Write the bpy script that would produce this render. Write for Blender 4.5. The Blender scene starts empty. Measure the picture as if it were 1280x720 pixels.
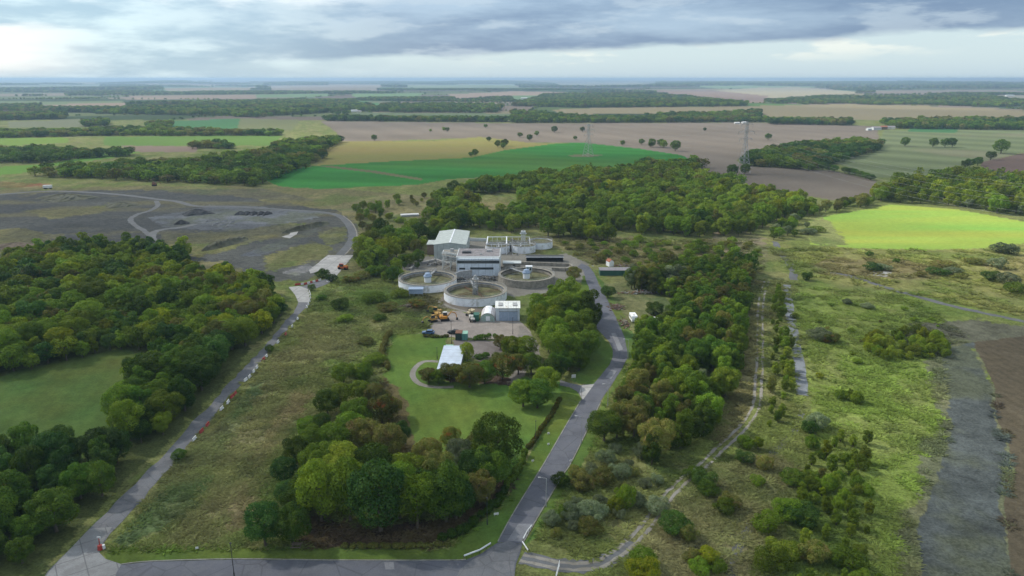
import bpy, math, random
import numpy as np
from mathutils import Vector, Matrix
from mathutils.geometry import tessellate_polygon
R = math.radians
rng = np.random.RandomState(7)
random.seed(7)
sc = bpy.context.scene
COL = sc.collection

# ------------------------------------------------------------------ camera geometry (site survey)
F = 930.0; CXP = 640.0; CYP = 360.0; HC = 85.0
PITCH = math.atan((360 - 98.2) / F)
cP, sP = math.cos(PITCH), math.sin(PITCH)

def ss(a, b, x):
    t = np.clip((x - a) / (b - a), 0, 1)
    return t * t * (3 - 2 * t)

def H(x, y):
    """terrain height"""
    x = np.asarray(x, float); y = np.asarray(y, float)
    r = np.hypot(x, y)
    a = ss(1300, 5000, r) * 7 + ss(5000, 16000, r) * 22
    w = (np.sin(x / 830 + y / 1900 + 1.0) * np.cos(y / 1210 - x / 3100 + .4) + .55 * np.sin(x / 410 + 2.1) * np.sin(y / 690 + x / 1500)
         + .8 * np.sin(x / 2300 - y / 2900 + 2.6))
    far = ss(9000, 17000, r) * (14 + 9 * np.sin(x / 2700 + 1.1) + 8 * ss(0, 9000, x))
    mound = 10 * np.exp(-(((x - 620) / 420) ** 2 + ((y - 2350) / 380) ** 2))
    return a * w * .6 + far + mound

def project(x, y, z=None):
    x = np.asarray(x, float); y = np.asarray(y, float)
    if z is None: z = H(x, y)
    dz = z - HC
    dep = y * cP - dz * sP
    up = y * sP + dz * cP
    dep = np.where(dep < 1, 1, dep)
    return CXP + F * x / dep, CYP - F * up / dep

def ray(px, py):
    a = (px - CXP) / F; b = (CYP - py) / F
    return np.array([a, cP + b * sP, -sP + b * cP])

def P(px, py, z=None):
    d = ray(px, py)
    if z is not None or py > 190:
        zz = 0.0 if z is None else z
        t = (HC - zz) / -d[2]
        return np.array([d[0] * t, d[1] * t, zz])
    ts = np.geomspace(300, 30000, 1500)
    X, Y, Z = d[0] * ts, d[1] * ts, HC + d[2] * ts
    g = Z - H(X, Y)
    k = np.argmax(g < 0)
    if k == 0: k = len(ts) - 1
    return np.array([X[k], Y[k], float(H(X[k], Y[k]))])

def pxm(px, py):
    """pixels per metre at a ground point"""
    p = P(px, py)
    return F / (p[1] * cP + (HC - p[2]) * sP)

def inpoly(u, v, poly):
    poly = np.asarray(poly, float)
    out = np.zeros(u.shape, bool)
    m = (u >= poly[:, 0].min()) & (u <= poly[:, 0].max()) & (v >= poly[:, 1].min()) & (v <= poly[:, 1].max())
    if not m.any(): return out
    uu, vv = u[m], v[m]
    c = np.zeros(uu.shape, bool)
    n = len(poly)
    for i in range(n):
        x1, y1 = poly[i]; x2, y2 = poly[(i + 1) % n]
        if y1 == y2: continue
        c ^= ((y1 > vv) != (y2 > vv)) & (uu < (x2 - x1) * (vv - y1) / (y2 - y1) + x1)
    out[m] = c
    return out

def hsh(ix, iy, s=0):
    h = (ix.astype(np.int64) * 374761393 + iy.astype(np.int64) * 668265263 + s * 1442695041) & 0xffffffff
    h = ((h ^ (h >> 13)) * 1274126177) & 0xffffffff
    h = ((h ^ (h >> 16)) * 2246822519) & 0xffffffff
    return (h & 0xffffff) / float(0x1000000)

def vnoise(x, y, s=0):
    ix = np.floor(x); iy = np.floor(y); fx = x - ix; fy = y - iy
    fx = fx * fx * (3 - 2 * fx); fy = fy * fy * (3 - 2 * fy)
    a = hsh(ix, iy, s); b = hsh(ix + 1, iy, s); c = hsh(ix, iy + 1, s); d = hsh(ix + 1, iy + 1, s)
    return (a * (1 - fx) + b * fx) * (1 - fy) + (c * (1 - fx) + d * fx) * fy

def fbm(x, y, wl, octs=4, s=0):
    o = 0; a = 1; t = 0
    for k in range(octs):
        o = o + a * vnoise(x / wl + 17.3 * k, y / wl - 9.1 * k, s + k); t += a; a *= .55; wl /= 2.1
    return o / t

# ------------------------------------------------------------------ materials
def newmat(name):
    m = bpy.data.materials.new(name); m.use_nodes = True
    nt = m.node_tree; nt.nodes.clear()
    return m, nt, nt.nodes, nt.links

def mathn(N, L, op, a, b=None, c=None, clamp=False):
    n = N.new('ShaderNodeMath'); n.operation = op; n.use_clamp = clamp
    for i, s in enumerate((a, b, c)):
        if s is None: continue
        if isinstance(s, (int, float)): n.inputs[i].default_value = s
        else: L.new(s, n.inputs[i])
    return n.outputs[0]

def mixc(N, L, fac, a, b, mode='MIX'):
    n = N.new('ShaderNodeMix'); n.data_type = 'RGBA'; n.blend_type = mode
    for s, k in ((fac, 0), (a, 6), (b, 7)):
        if isinstance(s, (int, float)): n.inputs[k].default_value = s
        elif isinstance(s, tuple): n.inputs[k].default_value = (*s, 1)
        else: L.new(s, n.inputs[k])
    return n.outputs[2]

def noise(N, L, vec, scale, detail=4, rough=.55, dim='3D'):
    n = N.new('ShaderNodeTexNoise'); n.inputs['Scale'].default_value = scale
    n.inputs['Detail'].default_value = detail; n.inputs['Roughness'].default_value = rough
    if vec is not None: L.new(vec, n.inputs['Vector'])
    return n.outputs['Fac']

def ramp(N, L, fac, lo, hi, a=0., b=1.):
    n = N.new('ShaderNodeMapRange'); n.interpolation_type = 'SMOOTHSTEP'
    L.new(fac, n.inputs[0])
    for i, s in enumerate((lo, hi, a, b)): n.inputs[i + 1].default_value = s
    return n.outputs[0]

def solid(name, col, rough=.7, metal=0., var=.18, scale=1.5, dirt=None, spec=.3):
    m, nt, N, L = newmat(name)
    tc = N.new('ShaderNodeTexCoord').outputs['Object']
    n1 = noise(N, L, tc, scale, 5); n2 = noise(N, L, tc, scale * 7, 3)
    f = mathn(N, L, 'ADD', mathn(N, L, 'MULTIPLY', n1, .7), mathn(N, L, 'MULTIPLY', n2, .3))
    f = ramp(N, L, f, .3, .7)
    dk = tuple(c * (1 - var) for c in col); lt = tuple(min(1, c * (1 + var)) for c in col)
    c = mixc(N, L, f, dk, lt)
    if dirt:
        g = ramp(N, L, noise(N, L, tc, scale * .8, 6, .7), .5, .68)
        c = mixc(N, L, mathn(N, L, 'MULTIPLY', g, .7), c, dirt)
    b = N.new('ShaderNodeBsdfPrincipled'); b.inputs['Roughness'].default_value = rough
    b.inputs['Metallic'].default_value = metal; b.inputs['Specular IOR Level'].default_value = spec
    L.new(c, b.inputs['Base Color'])
    o = N.new('ShaderNodeOutputMaterial'); L.new(b.outputs[0], o.inputs[0])
    return m

def corrugated(name, col, period=.5, axis=0, rust=None, rough=.5):
    m, nt, N, L = newmat(name)
    tc = N.new('ShaderNodeTexCoord').outputs['Object']
    sx = N.new('ShaderNodeSeparateXYZ'); L.new(tc, sx.inputs[0])
    w = mathn(N, L, 'SINE', mathn(N, L, 'MULTIPLY', sx.outputs[axis], 2 * math.pi / period))
    c = mixc(N, L, ramp(N, L, noise(N, L, tc, .5, 6), .3, .7), tuple(a * .86 for a in col), tuple(min(1, a * 1.08) for a in col))
    # sheet joints
    j = mathn(N, L, 'FRACT', mathn(N, L, 'DIVIDE', sx.outputs[axis], 3.1))
    c = mixc(N, L, mathn(N, L, 'MULTIPLY', mathn(N, L, 'LESS_THAN', j, .07), .5), c, tuple(a * .5 for a in col))
    if rust:
        g = ramp(N, L, noise(N, L, tc, .7, 7, .7), .52, .66)
        c = mixc(N, L, mathn(N, L, 'MULTIPLY', g, .75), c, rust)
    bp = N.new('ShaderNodeBump'); bp.inputs['Strength'].default_value = .6; bp.inputs['Distance'].default_value = .05
    L.new(w, bp.inputs['Height'])
    b = N.new('ShaderNodeBsdfPrincipled'); b.inputs['Roughness'].default_value = rough; b.inputs['Specular IOR Level'].default_value = .35
    L.new(c, b.inputs['Base Color']); L.new(bp.outputs[0], b.inputs['Normal'])
    o = N.new('ShaderNodeOutputMaterial'); L.new(b.outputs[0], o.inputs[0])
    return m

def leafmat(name, c1, c2, c3=None, hue=.03):
    """leaf colour differs from clump to clump and from tree to tree"""
    m, nt, N, L = newmat(name)
    tc = N.new('ShaderNodeTexCoord').outputs['Object']
    oi = N.new('ShaderNodeObjectInfo').outputs['Random']
    n1 = ramp(N, L, noise(N, L, tc, 5.5, 3), .38, .62)
    c = mixc(N, L, n1, c1, c2)
    if c3:
        n2 = ramp(N, L, noise(N, L, tc, 3.1, 4), .52, .66)
        c = mixc(N, L, n2, c, c3)
    wn = noise(N, L, tc, 60, 1)
    hs = N.new('ShaderNodeHueSaturation')
    L.new(mathn(N, L, 'ADD', mathn(N, L, 'MULTIPLY', oi, hue), .5 - hue * .5), hs.inputs['Hue'])
    fr = mathn(N, L, 'FRACT', mathn(N, L, 'MULTIPLY', oi, 13.7))
    v = mathn(N, L, 'MULTIPLY', mathn(N, L, 'ADD', mathn(N, L, 'MULTIPLY', fr, .85), .6), mathn(N, L, 'ADD', mathn(N, L, 'MULTIPLY', wn, .8), .6))
    L.new(v, hs.inputs['Value']); L.new(c, hs.inputs['Color'])
    hs.inputs['Saturation'].default_value = 1.1
    d = N.new('ShaderNodeBsdfPrincipled'); d.inputs['Roughness'].default_value = .6; d.inputs['Specular IOR Level'].default_value = .08
    L.new(hs.outputs[0], d.inputs['Base Color'])
    t = N.new('ShaderNodeBsdfTranslucent'); L.new(mixc(N, L, 1.0, hs.outputs[0], (1., 1.0, .5), 'MULTIPLY'), t.inputs[0])
    mx = N.new('ShaderNodeMixShader'); mx.inputs[0].default_value = .36
    L.new(d.outputs[0], mx.inputs[1]); L.new(t.outputs[0], mx.inputs[2])
    o = N.new('ShaderNodeOutputMaterial'); L.new(mx.outputs[0], o.inputs[0])
    return m

LEAF = {
    'dark':   leafmat('leaf_dark_green', (.062, .115, .022), (.105, .165, .030)),
    'mid':    leafmat('leaf_mid_green', (.115, .178, .028), (.165, .23, .04)),
    'yellow': leafmat('leaf_yellow_green', (.15, .20, .025), (.24, .27, .04)),
    'olive':  leafmat('leaf_olive', (.125, .145, .04), (.18, .175, .055), (.19, .15, .065)),
    'rust':   leafmat('leaf_autumn', (.11, .14, .035), (.15, .16, .04), (.28, .13, .05)),
    'grey':   leafmat('leaf_willow_grey', (.14, .18, .10), (.20, .235, .145)),
    'poplar': leafmat('leaf_poplar', (.14, .20, .035), (.21, .26, .05)),
    'blue':   leafmat('leaf_blue_green', (.046, .096, .024), (.078, .135, .034)),
}
BARK = solid('bark', (.11, .09, .065), .9, var=.3, scale=3)
TAN = leafmat('dry_grass', (.22, .19, .095), (.32, .27, .14), hue=.02)
GRG = leafmat('green_grass', (.08, .125, .03), (.13, .17, .04))
OLG = leafmat('olive_weeds', (.125, .14, .045), (.18, .185, .06), hue=.03)
BRG = leafmat('brown_weeds', (.13, .10, .055), (.18, .14, .08), hue=.02)

def tuftmat(name, k):
    m, nt, N, L = newmat(name)
    at = N.new('ShaderNodeAttribute'); at.attribute_type = 'INSTANCER'; at.attribute_name = 'soil'
    oi = N.new('ShaderNodeObjectInfo').outputs['Random']
    s = N.new('ShaderNodeVectorMath'); s.operation = 'SCALE'; L.new(at.outputs['Color'], s.inputs[0])
    L.new(mathn(N, L, 'ADD', mathn(N, L, 'MULTIPLY', oi, .5), k), s.inputs['Scale'])
    d = N.new('ShaderNodeBsdfDiffuse'); L.new(s.outputs[0], d.inputs[0]); t = N.new('ShaderNodeBsdfTranslucent'); L.new(s.outputs[0], t.inputs[0])
    mx = N.new('ShaderNodeMixShader'); mx.inputs[0].default_value = .4; L.new(d.outputs[0], mx.inputs[1]); L.new(t.outputs[0], mx.inputs[2])
    o = N.new('ShaderNodeOutputMaterial'); L.new(mx.outputs[0], o.inputs[0])
    return m
# ------------------------------------------------------------------ mesh builder
class MB:
    def __init__(s): s.v = []; s.f = []; s.m = []
    def add(s, vs, fs, mi=0):
        b = len(s.v); s.v += [tuple(p) for p in vs]
        for f in fs: s.f.append(tuple(b + i for i in f)); s.m.append(mi)
        return s
    def box(s, c, d, rz=0., mi=0, taper=1.):
        x, y, z = d[0] / 2, d[1] / 2, d[2] / 2
        vs = []
        for sz in (-1, 1):
            k = taper if sz > 0 else 1
            for sx, sy in ((-1, -1), (1, -1), (1, 1), (-1, 1)):
                px, py = sx * x * k, sy * y * k
                vs.append((c[0] + px * math.cos(rz) - py * math.sin(rz), c[1] + px * math.sin(rz) + py * math.cos(rz), c[2] + sz * z))
        return s.add(vs, [(0, 3, 2, 1), (4, 5, 6, 7), (0, 1, 5, 4), (1, 2, 6, 5), (2, 3, 7, 6), (3, 0, 4, 7)], mi)
    def beam(s, p, q, w, mi=0, h=None):
        p = Vector(p); q = Vector(q); d = (q - p)
        if d.length < 1e-6: return s
        d.normalize(); up = Vector((0, 0, 1)) if abs(d.z) < .95 else Vector((1, 0, 0))
        a = d.cross(up).normalized() * w / 2; b = a.cross(d).normalized() * (h or w) / 2
        vs = [e + i * a + j * b for e in (p, q) for i, j in ((-1, -1), (1, -1), (1, 1), (-1, 1))]
        return s.add(vs, [(0, 3, 2, 1), (4, 5, 6, 7), (0, 1, 5, 4), (1, 2, 6, 5), (2, 3, 7, 6), (3, 0, 4, 7)], mi)
    def cyl(s, p, q, r0, r1=None, n=12, mi=0, cap=True):
        r1 = r0 if r1 is None else r1
        p = Vector(p); q = Vector(q); d = (q - p).normalized()
        up = Vector((0, 0, 1)) if abs(d.z) < .95 else Vector((1, 0, 0))
        a = d.cross(up).normalized(); b = a.cross(d)
        vs = []
        for e, r in ((p, r0), (q, r1)):
            for k in range(n):
                t = 2 * math.pi * k / n; vs.append(e + a * math.cos(t) * r + b * math.sin(t) * r)
        fs = [(k, (k + 1) % n, n + (k + 1) % n, n + k) for k in range(n)]
        if cap: fs += [tuple(range(n))[::-1], tuple(range(n, 2 * n))]
        return s.add(vs, fs, mi)
    def ring(s, r0, r1, z0, z1, n=64, mi=0):
        vs = []
        for r, z in ((r0, z0), (r1, z0), (r1, z1), (r0, z1)):
            for k in range(n):
                t = 2 * math.pi * k / n; vs.append((r * math.cos(t), r * math.sin(t), z))
        fs = []
        for j in range(4):
            a, b = j * n, ((j + 1) % 4) * n
            fs += [(a + k, b + k, b + (k + 1) % n, a + (k + 1) % n) for k in range(n)]
        return s.add(vs, fs, mi)
    def prism(s, prof, x0, x1, mi=0):
        """profile of (y,z) extruded along x"""
        n = len(prof)
        vs = [(x0, a, b) for a, b in prof] + [(x1, a, b) for a, b in prof]
        fs = [(i, (i + 1) % n, n + (i + 1) % n, n + i) for i in range(n)] + [tuple(range(n))[::-1], tuple(range(n, 2 * n))]
        return s.add(vs, fs, mi)
    def build(s, name, mats, parent=None, smooth=False):
        me = bpy.data.meshes.new(name); me.from_pydata(s.v, [], s.f); me.update()
        if not isinstance(mats, (list, tuple)): mats = [mats]
        for m in mats: me.materials.append(m)
        if len(mats) > 1: me.polygons.foreach_set('material_index', s.m)
        if smooth: me.polygons.foreach_set('use_smooth', [True] * len(me.polygons))
        o = bpy.data.objects.new(name, me); COL.objects.link(o)
        if parent: o.parent = parent
        return o

def tag(o, label=None, cat=None, group=None, kind=None):
    if label: o['label'] = label
    if cat: o['category'] = cat
    if group: o['group'] = group
    if kind: o['kind'] = kind
    return o

def thing(name, label, cat, loc, rz=0., group=None):
    o = bpy.data.objects.new(name, None); COL.objects.link(o)
    o.empty_display_size = .5
    o.location = [float(a) for a in loc]; o.rotation_euler = (0, 0, rz)
    return tag(o, label, cat, group)

def npmesh(name, co, quads, mats, tri=False, mi=None):
    me = bpy.data.meshes.new(name)
    k = 3 if tri else 4
    me.vertices.add(len(co)); me.vertices.foreach_set('co', np.ascontiguousarray(co, np.float32).ravel())
    nf = len(quads)
    me.loops.add(nf * k); me.loops.foreach_set('vertex_index', np.ascontiguousarray(quads, np.int32).ravel())
    me.polygons.add(nf); me.polygons.foreach_set('loop_start', np.arange(0, nf * k, k, dtype=np.int32))
    if mi is not None: me.polygons.foreach_set('material_index', np.asarray(mi, np.int32))
    for m in mats: me.materials.append(m)
    me.update(calc_edges=True)
    return me

# ------------------------------------------------------------------ ground colour map
# (polygon in image coordinates of the survey photo, albedo, edge roughness px, class)
PLOUGH = (.150, .127, .102); GREEN = (.045, .15, .03); RO = (.14, .16, .052); TN = (.21, .175, .095)
LAWN = (.082, .145, .03); SPOIL = (.075, .077, .07)
FIELDS = [
 # far
 ([(160,120),(320,118),(320,123),(170,124)], (.22,.17,.13), .1, 'f'),
 ([(320,118),(412,117),(410,121),(320,122)], (.12,.19,.09), .1, 'f'),
 ([(330,107),(480,106),(470,113),(400,116),(340,113)], (.21,.18,.14), .1, 'f'),
 ([(560,118),(640,114),(710,115),(700,119),(640,122),(570,126)], (.25,.19,.145), .1, 'f'),
 ([(640,119),(690,119),(740,126),(700,129),(640,127)], (.12,.19,.09), .1, 'f'),
 ([(440,117),(530,117),(520,122),(440,121)], (.13,.21,.09), .1, 'f'),
 ([(-20,127),(155,126),(150,131),(-20,132)], (.13,.17,.08), .1, 'f'),
 ([(-20,107),(130,106),(120,111),(-20,112)], (.14,.17,.12), .1, 'f'),
 ([(-20,117),(90,116),(80,120),(-20,121)], (.20,.17,.13), .1, 'f'),
 ([(690,104),(800,103.5),(820,108),(700,109)], (.18,.18,.12), .1, 'f'),
 ([(850,107),(1000,106),(1040,109.5),(900,111)], (.13,.19,.09), .1, 'f'),
 ([(1050,102),(1300,102.5),(1300,106),(1060,105)], (.17,.13,.12), .1, 'f'),
 ([(1085,113),(1240,112),(1300,114),(1300,118),(1100,117)], (.19,.155,.12), .1, 'f'),
 ([(1245,119),(1300,119),(1300,125),(1240,124)], (.22,.21,.16), .1, 'f'),
 ([(200,110),(320,109),(310,114),(210,114)], (.22,.19,.14), .1, 'f'),
 ([(500,107),(640,105),(650,110),(520,112)], (.14,.18,.10), .1, 'f'),
 ([(10,152),(100,149),(110,158),(12,160)], (.14,.15,.09), .3, 'f'),
 ([(40,133),(100,129),(157,128),(157,136),(60,136)], (.24,.18,.13), .2, 'f'),
 ([(186,128),(280,126),(277,130),(190,131)], (.22,.27,.06), .2, 'f'),
 ([(200,152),(300,148),(297,161),(195,161)], (.055,.14,.055), .2, 'f'),
 ([(300,148),(375,150),(365,163),(297,162)], (.13,.14,.065), .2, 'f'),
 ([(0,172),(85,172),(85,178),(15,182),(0,181)], (.13,.2,.04), .2, 'f'),
 ([(-80,172),(0,172),(0,181),(-80,182)], (.13,.2,.04), .2, 'f'),
 ([(130,171),(320,169),(352,170),(340,182),(130,182)], (.09,.155,.035), .2, 'f'),
 ([(150,182),(250,183),(245,190),(165,190)], (.17,.13,.10), .3, 'f'),
 ([(-80,212),(0,209),(65,204),(130,191),(174,190),(150,196),(100,203),(50,210),(25,217),(0,219),(-80,222)], (.10,.19,.035), .3, 'f'),
 ([(430,146),(640,150),(640,142),(560,141),(440,141)], (.10,.13,.07), .2, 'f'),
 ([(440,127),(475,128),(470,134),(440,134)], (.06,.15,.05), .2, 'f'),
 ([(400,151),(640,154),(960,153),(1098,158),(1098,178),(960,190),(920,200),(930,207),(1040,213),(1095,226),(1100,245),(1040,250),(900,226),(850,202),(800,188),(730,179),(660,178),(600,172),(427,178),(420,165)], PLOUGH, .3, 'p'),
 ([(417,177),(545,176),(600,171),(660,178),(690,180),(620,190),(590,197),(500,201),(398,207),(393,192)], (.19,.15,.06), .3, 'o'),
 ([(330,224),(360,212),(398,207),(500,201),(590,197),(630,188),(690,180),(725,178),(800,186),(852,194),(872,204),(840,208),(740,214),(640,220),(560,224),(520,231),(400,236),(355,236)], GREEN, .3, 'g'),
 ([(690,137),(760,134),(960,132),(1060,130),(1240,136),(1280,140),(1400,143),(1400,152),(1280,149),(1100,151),(960,147),(900,141),(700,143)], (.20,.17,.10), .3, 'f'),
 ([(880,114),(960,109),(1000,109),(1075,115),(1060,118),(1000,124),(960,126),(900,122)], (.27,.24,.16), .1, 'f'),
 ([(820,113),(880,112),(960,120),(955,128),(900,130),(820,121)], (.19,.14,.11), .1, 'f'),
 ([(1035,202),(1060,190),(1098,178),(1105,163),(1280,161),(1420,165),(1420,192),(1280,190),(1240,200),(1200,208),(1150,222),(1090,222),(1075,213)], (.125,.15,.075), .3, 's'),
 ([(1140,158),(1200,157),(1195,166),(1135,164)], (.05,.13,.05), .2, 'f'),
 ([(1225,203),(1280,191),(1420,196),(1420,232),(1280,228),(1230,216)], (.12,.085,.07), .3, 'p'),
 ([(400,208),(412,207),(470,213.5),(530,223.5),(526,225.5),(465,216)], (.12,.12,.06), .2, 'f'),
 ([(708,194),(735,192.5),(755,194),(740,196),(715,196)], (.13,.13,.07), .6, 'f'),
 # mid ground
 ([(-80,228),(0,227),(64,230),(20,241),(-80,244)], (.20,.085,.05), .8, 'r'),
 ([(-200,240),(60,233),(200,233),(330,232),(460,238),(540,246),(560,262),(470,300),(470,330),(430,345),(380,352),(330,352),(200,335),(60,330),(-200,330)], (.135,.125,.062), 2, 'r'),
 ([(-200,248),(60,240),(200,238),(300,246),(425,262),(445,280),(443,319),(380,352),(330,352),(280,330),(160,318),(30,305),(-200,292)], SPOIL, 4, 'q'),
 ([(-60,288),(30,286),(80,295),(60,306),(-60,312)], (.15,.14,.05), 5, 'r'),
 ([(20,262),(130,256),(150,262),(60,272)], (.11,.115,.05), 5, 'r'),
 ([(200,292),(280,290),(360,277),(400,279),(330,300),(250,322),(205,312)], (.10,.10,.045), 3, 'r'),
 ([(395,290),(432,282),(436,300),(410,306)], (.14,.15,.045), 3, 'r'),
 ([(330,320),(392,300),(420,310),(380,330),(335,340)], (.115,.12,.05), 4, 'r'),
 ([(185,272),(235,262),(262,256),(300,257),(415,266),(390,273),(300,288),(250,287),(205,284)], (.13,.138,.15), 1.5, 'k'),
 ([(297,320),(345,302),(395,285),(402,287),(370,302),(325,320)], (.10,.108,.12), 1, 'k'),
 ([(352,341),(385,330),(395,335),(370,345)], (.15,.15,.15), 1, 'k'),
 # plough / tan rough behind the plant
 ([(680,296),(760,297),(860,300),(940,298),(962,320),(950,345),(900,335),(760,332),(700,326),(690,310)], (.15,.135,.065), 3, 'r'),
 ([(595,248),(640,246),(645,262),(600,266)], (.16,.14,.06), 3, 'r'),
 ([(890,290),(925,288),(960,300),(955,330),(915,332),(890,318)], (.22,.18,.12), 3, 'r'),
 # right side
 ([(955,300),(1010,305),(1400,300),(1400,470),(1215,425),(1140,400),(1010,360),(970,345)], (.20,.205,.065), 3, 'r'),
 ([(1009,277),(1039,269),(1093,260),(1112,256),(1192,261),(1280,277),(1420,300),(1420,318),(1280,304),(1230,310),(1169,312),(1063,310),(1013,306)], (.20,.30,.055), .4, 'b'),
 ([(1009,277),(1032,271),(1042,285),(1062,309),(1013,306)], (.2,.22,.08), 3, 'r'),
 ([(1020,322),(1130,325),(1210,345),(1130,352),(1010,340)], (.18,.155,.07), 4, 'r'),
 ([(1225,325),(1280,322),(1400,330),(1400,360),(1280,350),(1240,345)], (.21,.19,.08), 4, 'r'),
 ([(930,350),(955,350),(947,400),(945,500),(925,540),(890,560),(905,520),(915,430)], (.165,.15,.07), 3, 'r'),
 ([(985,350),(1130,365),(1400,420),(1400,800),(900,800),(1010,600),(1015,500),(1000,420)], (.145,.185,.045), 3, 'r'),
 ([(1050,450),(1180,445),(1190,560),(1150,650),(1140,720),(1090,720),(1080,600)], (.15,.20,.045), 5, 'r'),
 ([(860,590),(960,560),(1010,600),(960,660),(930,800),(760,800),(800,690),(830,640)], (.18,.165,.085), 6, 'r'),
 ([(1100,420),(1165,400),(1215,400),(1280,408),(1400,420),(1400,440),(1215,428),(1175,440)], (.115,.115,.08), 4, 'k'),
 ([(1160,425),(1214,420),(1230,450),(1250,480),(1255,525),(1268,560),(1272,600),(1266,640),(1270,700),(1275,800),(1110,800),(1120,720),(1120,650),(1150,600),(1165,544),(1165,495),(1162,450)], (.12,.13,.075), 7, 'r'),
 ([(1177,434),(1214,428),(1224,450),(1240,480),(1243,525),(1257,547),(1261,581),(1253,626),(1257,682),(1263,800),(1140,800),(1147,720),(1145,652),(1171,600),(1186,544),(1182,495),(1179,450)], (.075,.085,.082), 3, 'k'),
 ([(1215,428),(1280,420),(1500,440),(1600,900),(1270,900),(1260,682),(1256,626),(1264,581),(1260,547),(1246,525),(1243,480),(1228,450)], (.10,.084,.056), 1, 't'),
 # left wood floor, meadow
 ([(-200,330),(60,315),(290,345),(362,385),(300,450),(240,520),(90,670),(20,760),(-200,760)], (.07,.085,.03), 4, 'w'),
 ([(-200,500),(-60,482),(60,452),(150,436),(200,445),(190,470),(150,500),(130,560),(60,600),(-200,620)], (.065,.105,.028), 3, 'l'),
 # slope between lanes
 ([(388,385),(420,348),(500,350),(560,380),(540,400),(500,420),(480,470),(505,560),(520,600),(400,640),(330,692),(130,692),(240,560)], (.14,.158,.056), 3, 'r'),
 ([(240,560),(330,460),(347,470),(262,600),(200,660),(160,682),(140,676)], (.09,.125,.05), 4, 'r'),
 ([(330,470),(390,400),(440,400),(450,440),(400,460),(350,520),(280,640),(220,670),(262,600)], (.14,.14,.062), 6, 'r'),
 ([(385,470),(425,463),(432,475),(400,490),(380,520),(350,560),(332,600),(322,640),(300,668),(270,660),(305,590),(340,530),(360,490)], (.185,.155,.08), 5, 'r'),
 ([(400,360),(500,360),(520,380),(440,392),(400,380)], (.12,.155,.05), 5, 'r'),
 # plant ground
 ([(500,336),(520,322),(545,320),(590,300),(700,312),(735,330),(735,350),(712,356),(690,365),(640,372),(560,352)], (.19,.18,.155), 1.5, 'c'),
 ([(640,296),(700,296),(705,318),(640,318)], (.13,.13,.05), 1.5, 'r'),
 ([(498,365),(560,362),(600,384),(556,392),(540,398),(510,395)], (.11,.10,.055), 2, 'r'),
 ([(738,355),(800,350),(840,380),(835,405),(790,410),(770,395)], (.085,.11,.045), 2, 'r'),
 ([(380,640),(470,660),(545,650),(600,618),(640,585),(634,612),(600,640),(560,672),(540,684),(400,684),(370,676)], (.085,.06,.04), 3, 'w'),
 # lawns
 ([(487,416),(560,419),(556,440),(640,470),(704,478),(706,488),(696,502),(655,575),(635,602),(600,590),(520,610),(500,560),(478,480),(480,440)], LAWN, 1, 'l'),
 ([(480,470),(512,500),(520,590),(490,600),(478,560)], (.10,.085,.04), 4, 'w'),
 ([(704,482),(722,488),(728,502),(680,582),(622,680),(600,690),(560,690),(565,672),(625,630),(655,582),(696,505)], (.078,.125,.026), .8, 'l'),
 ([(130,692),(150,684),(330,684),(560,686),(612,682),(590,700),(330,700),(150,712),(135,702)], (.075,.12,.026), .8, 'l'),
 ([(784,440),(802,436),(775,478),(758,510),(742,555),(692,640),(668,672),(650,684),(715,575),(762,485)], (.085,.13,.03), 1.2, 'l'),
 ([(743,342),(752,350),(775,385),(797,430),(800,445),(780,450),(771,400),(760,376)], (.085,.13,.035), 1, 'l'),
 ([(728,345),(733,345),(750,393),(748,404),(753,420),(768,440),(766,456),(742,482),(712,476),(735,450),(740,420),(722,380)], (.08,.125,.028), 1, 'l'),
 ([(60,714),(92,682),(120,652),(150,620),(140,640),(115,680),(85,720),(40,740),(10,740)], (.06,.09,.026), 2, 'l'),
 # yard and car park, gravel
 ([(536,406),(550,391),(575,388),(598,400),(648,400),(662,412),(666,424),(640,426),(560,421),(544,418)], (.27,.24,.215), .8, 'c'),
 ([(566,425),(624,426),(630,440),(600,452),(588,446),(570,438)], (.17,.15,.14), .6, 'c'),
 ([(560,352),(600,386),(640,380),(600,392),(545,384)], (.16,.14,.115), 1.5, 'c'),
 ([(650,404),(664,416),(674,432),(676,448),(662,458),(652,472),(640,480),(634,474),(654,452),(660,436),(650,422)], (.21,.195,.175), 1, 'c'),
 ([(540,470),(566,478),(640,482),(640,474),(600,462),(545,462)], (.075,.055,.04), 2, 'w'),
]

# grid
az = np.radians(np.arange(-52, 52.01, .095))
dep = np.radians(np.concatenate([[75, 65, 58, 52, 48, 45, 43, 41.5], np.arange(40.5, 20, -.1), np.arange(20, 1.0, -.062), np.arange(1.0, .2, -.03), [.18, .15, .12, .09, .07]]))
rr = HC / np.tan(dep)
RR, AA = np.meshgrid(rr, az, indexing='ij')
GX = RR * np.sin(AA); GY = RR * np.cos(AA); GZ = H(GX, GY)
U, V = project(GX, GY, GZ)
shp = GX.shape
gx, gy, gz, u, v, r_ = [a.ravel() for a in (GX, GY, GZ, U, V, RR)]

def vor(x, y, s=0):
    i1, d1 = vor1(x, y, s); i2, d2 = vor1(x / 2.3, y / 2.6, s + 40)
    f = np.hypot(x, y) > 3000
    return np.where(f, i2, i1), np.where(f, d2 * 1.6, d1)

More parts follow.
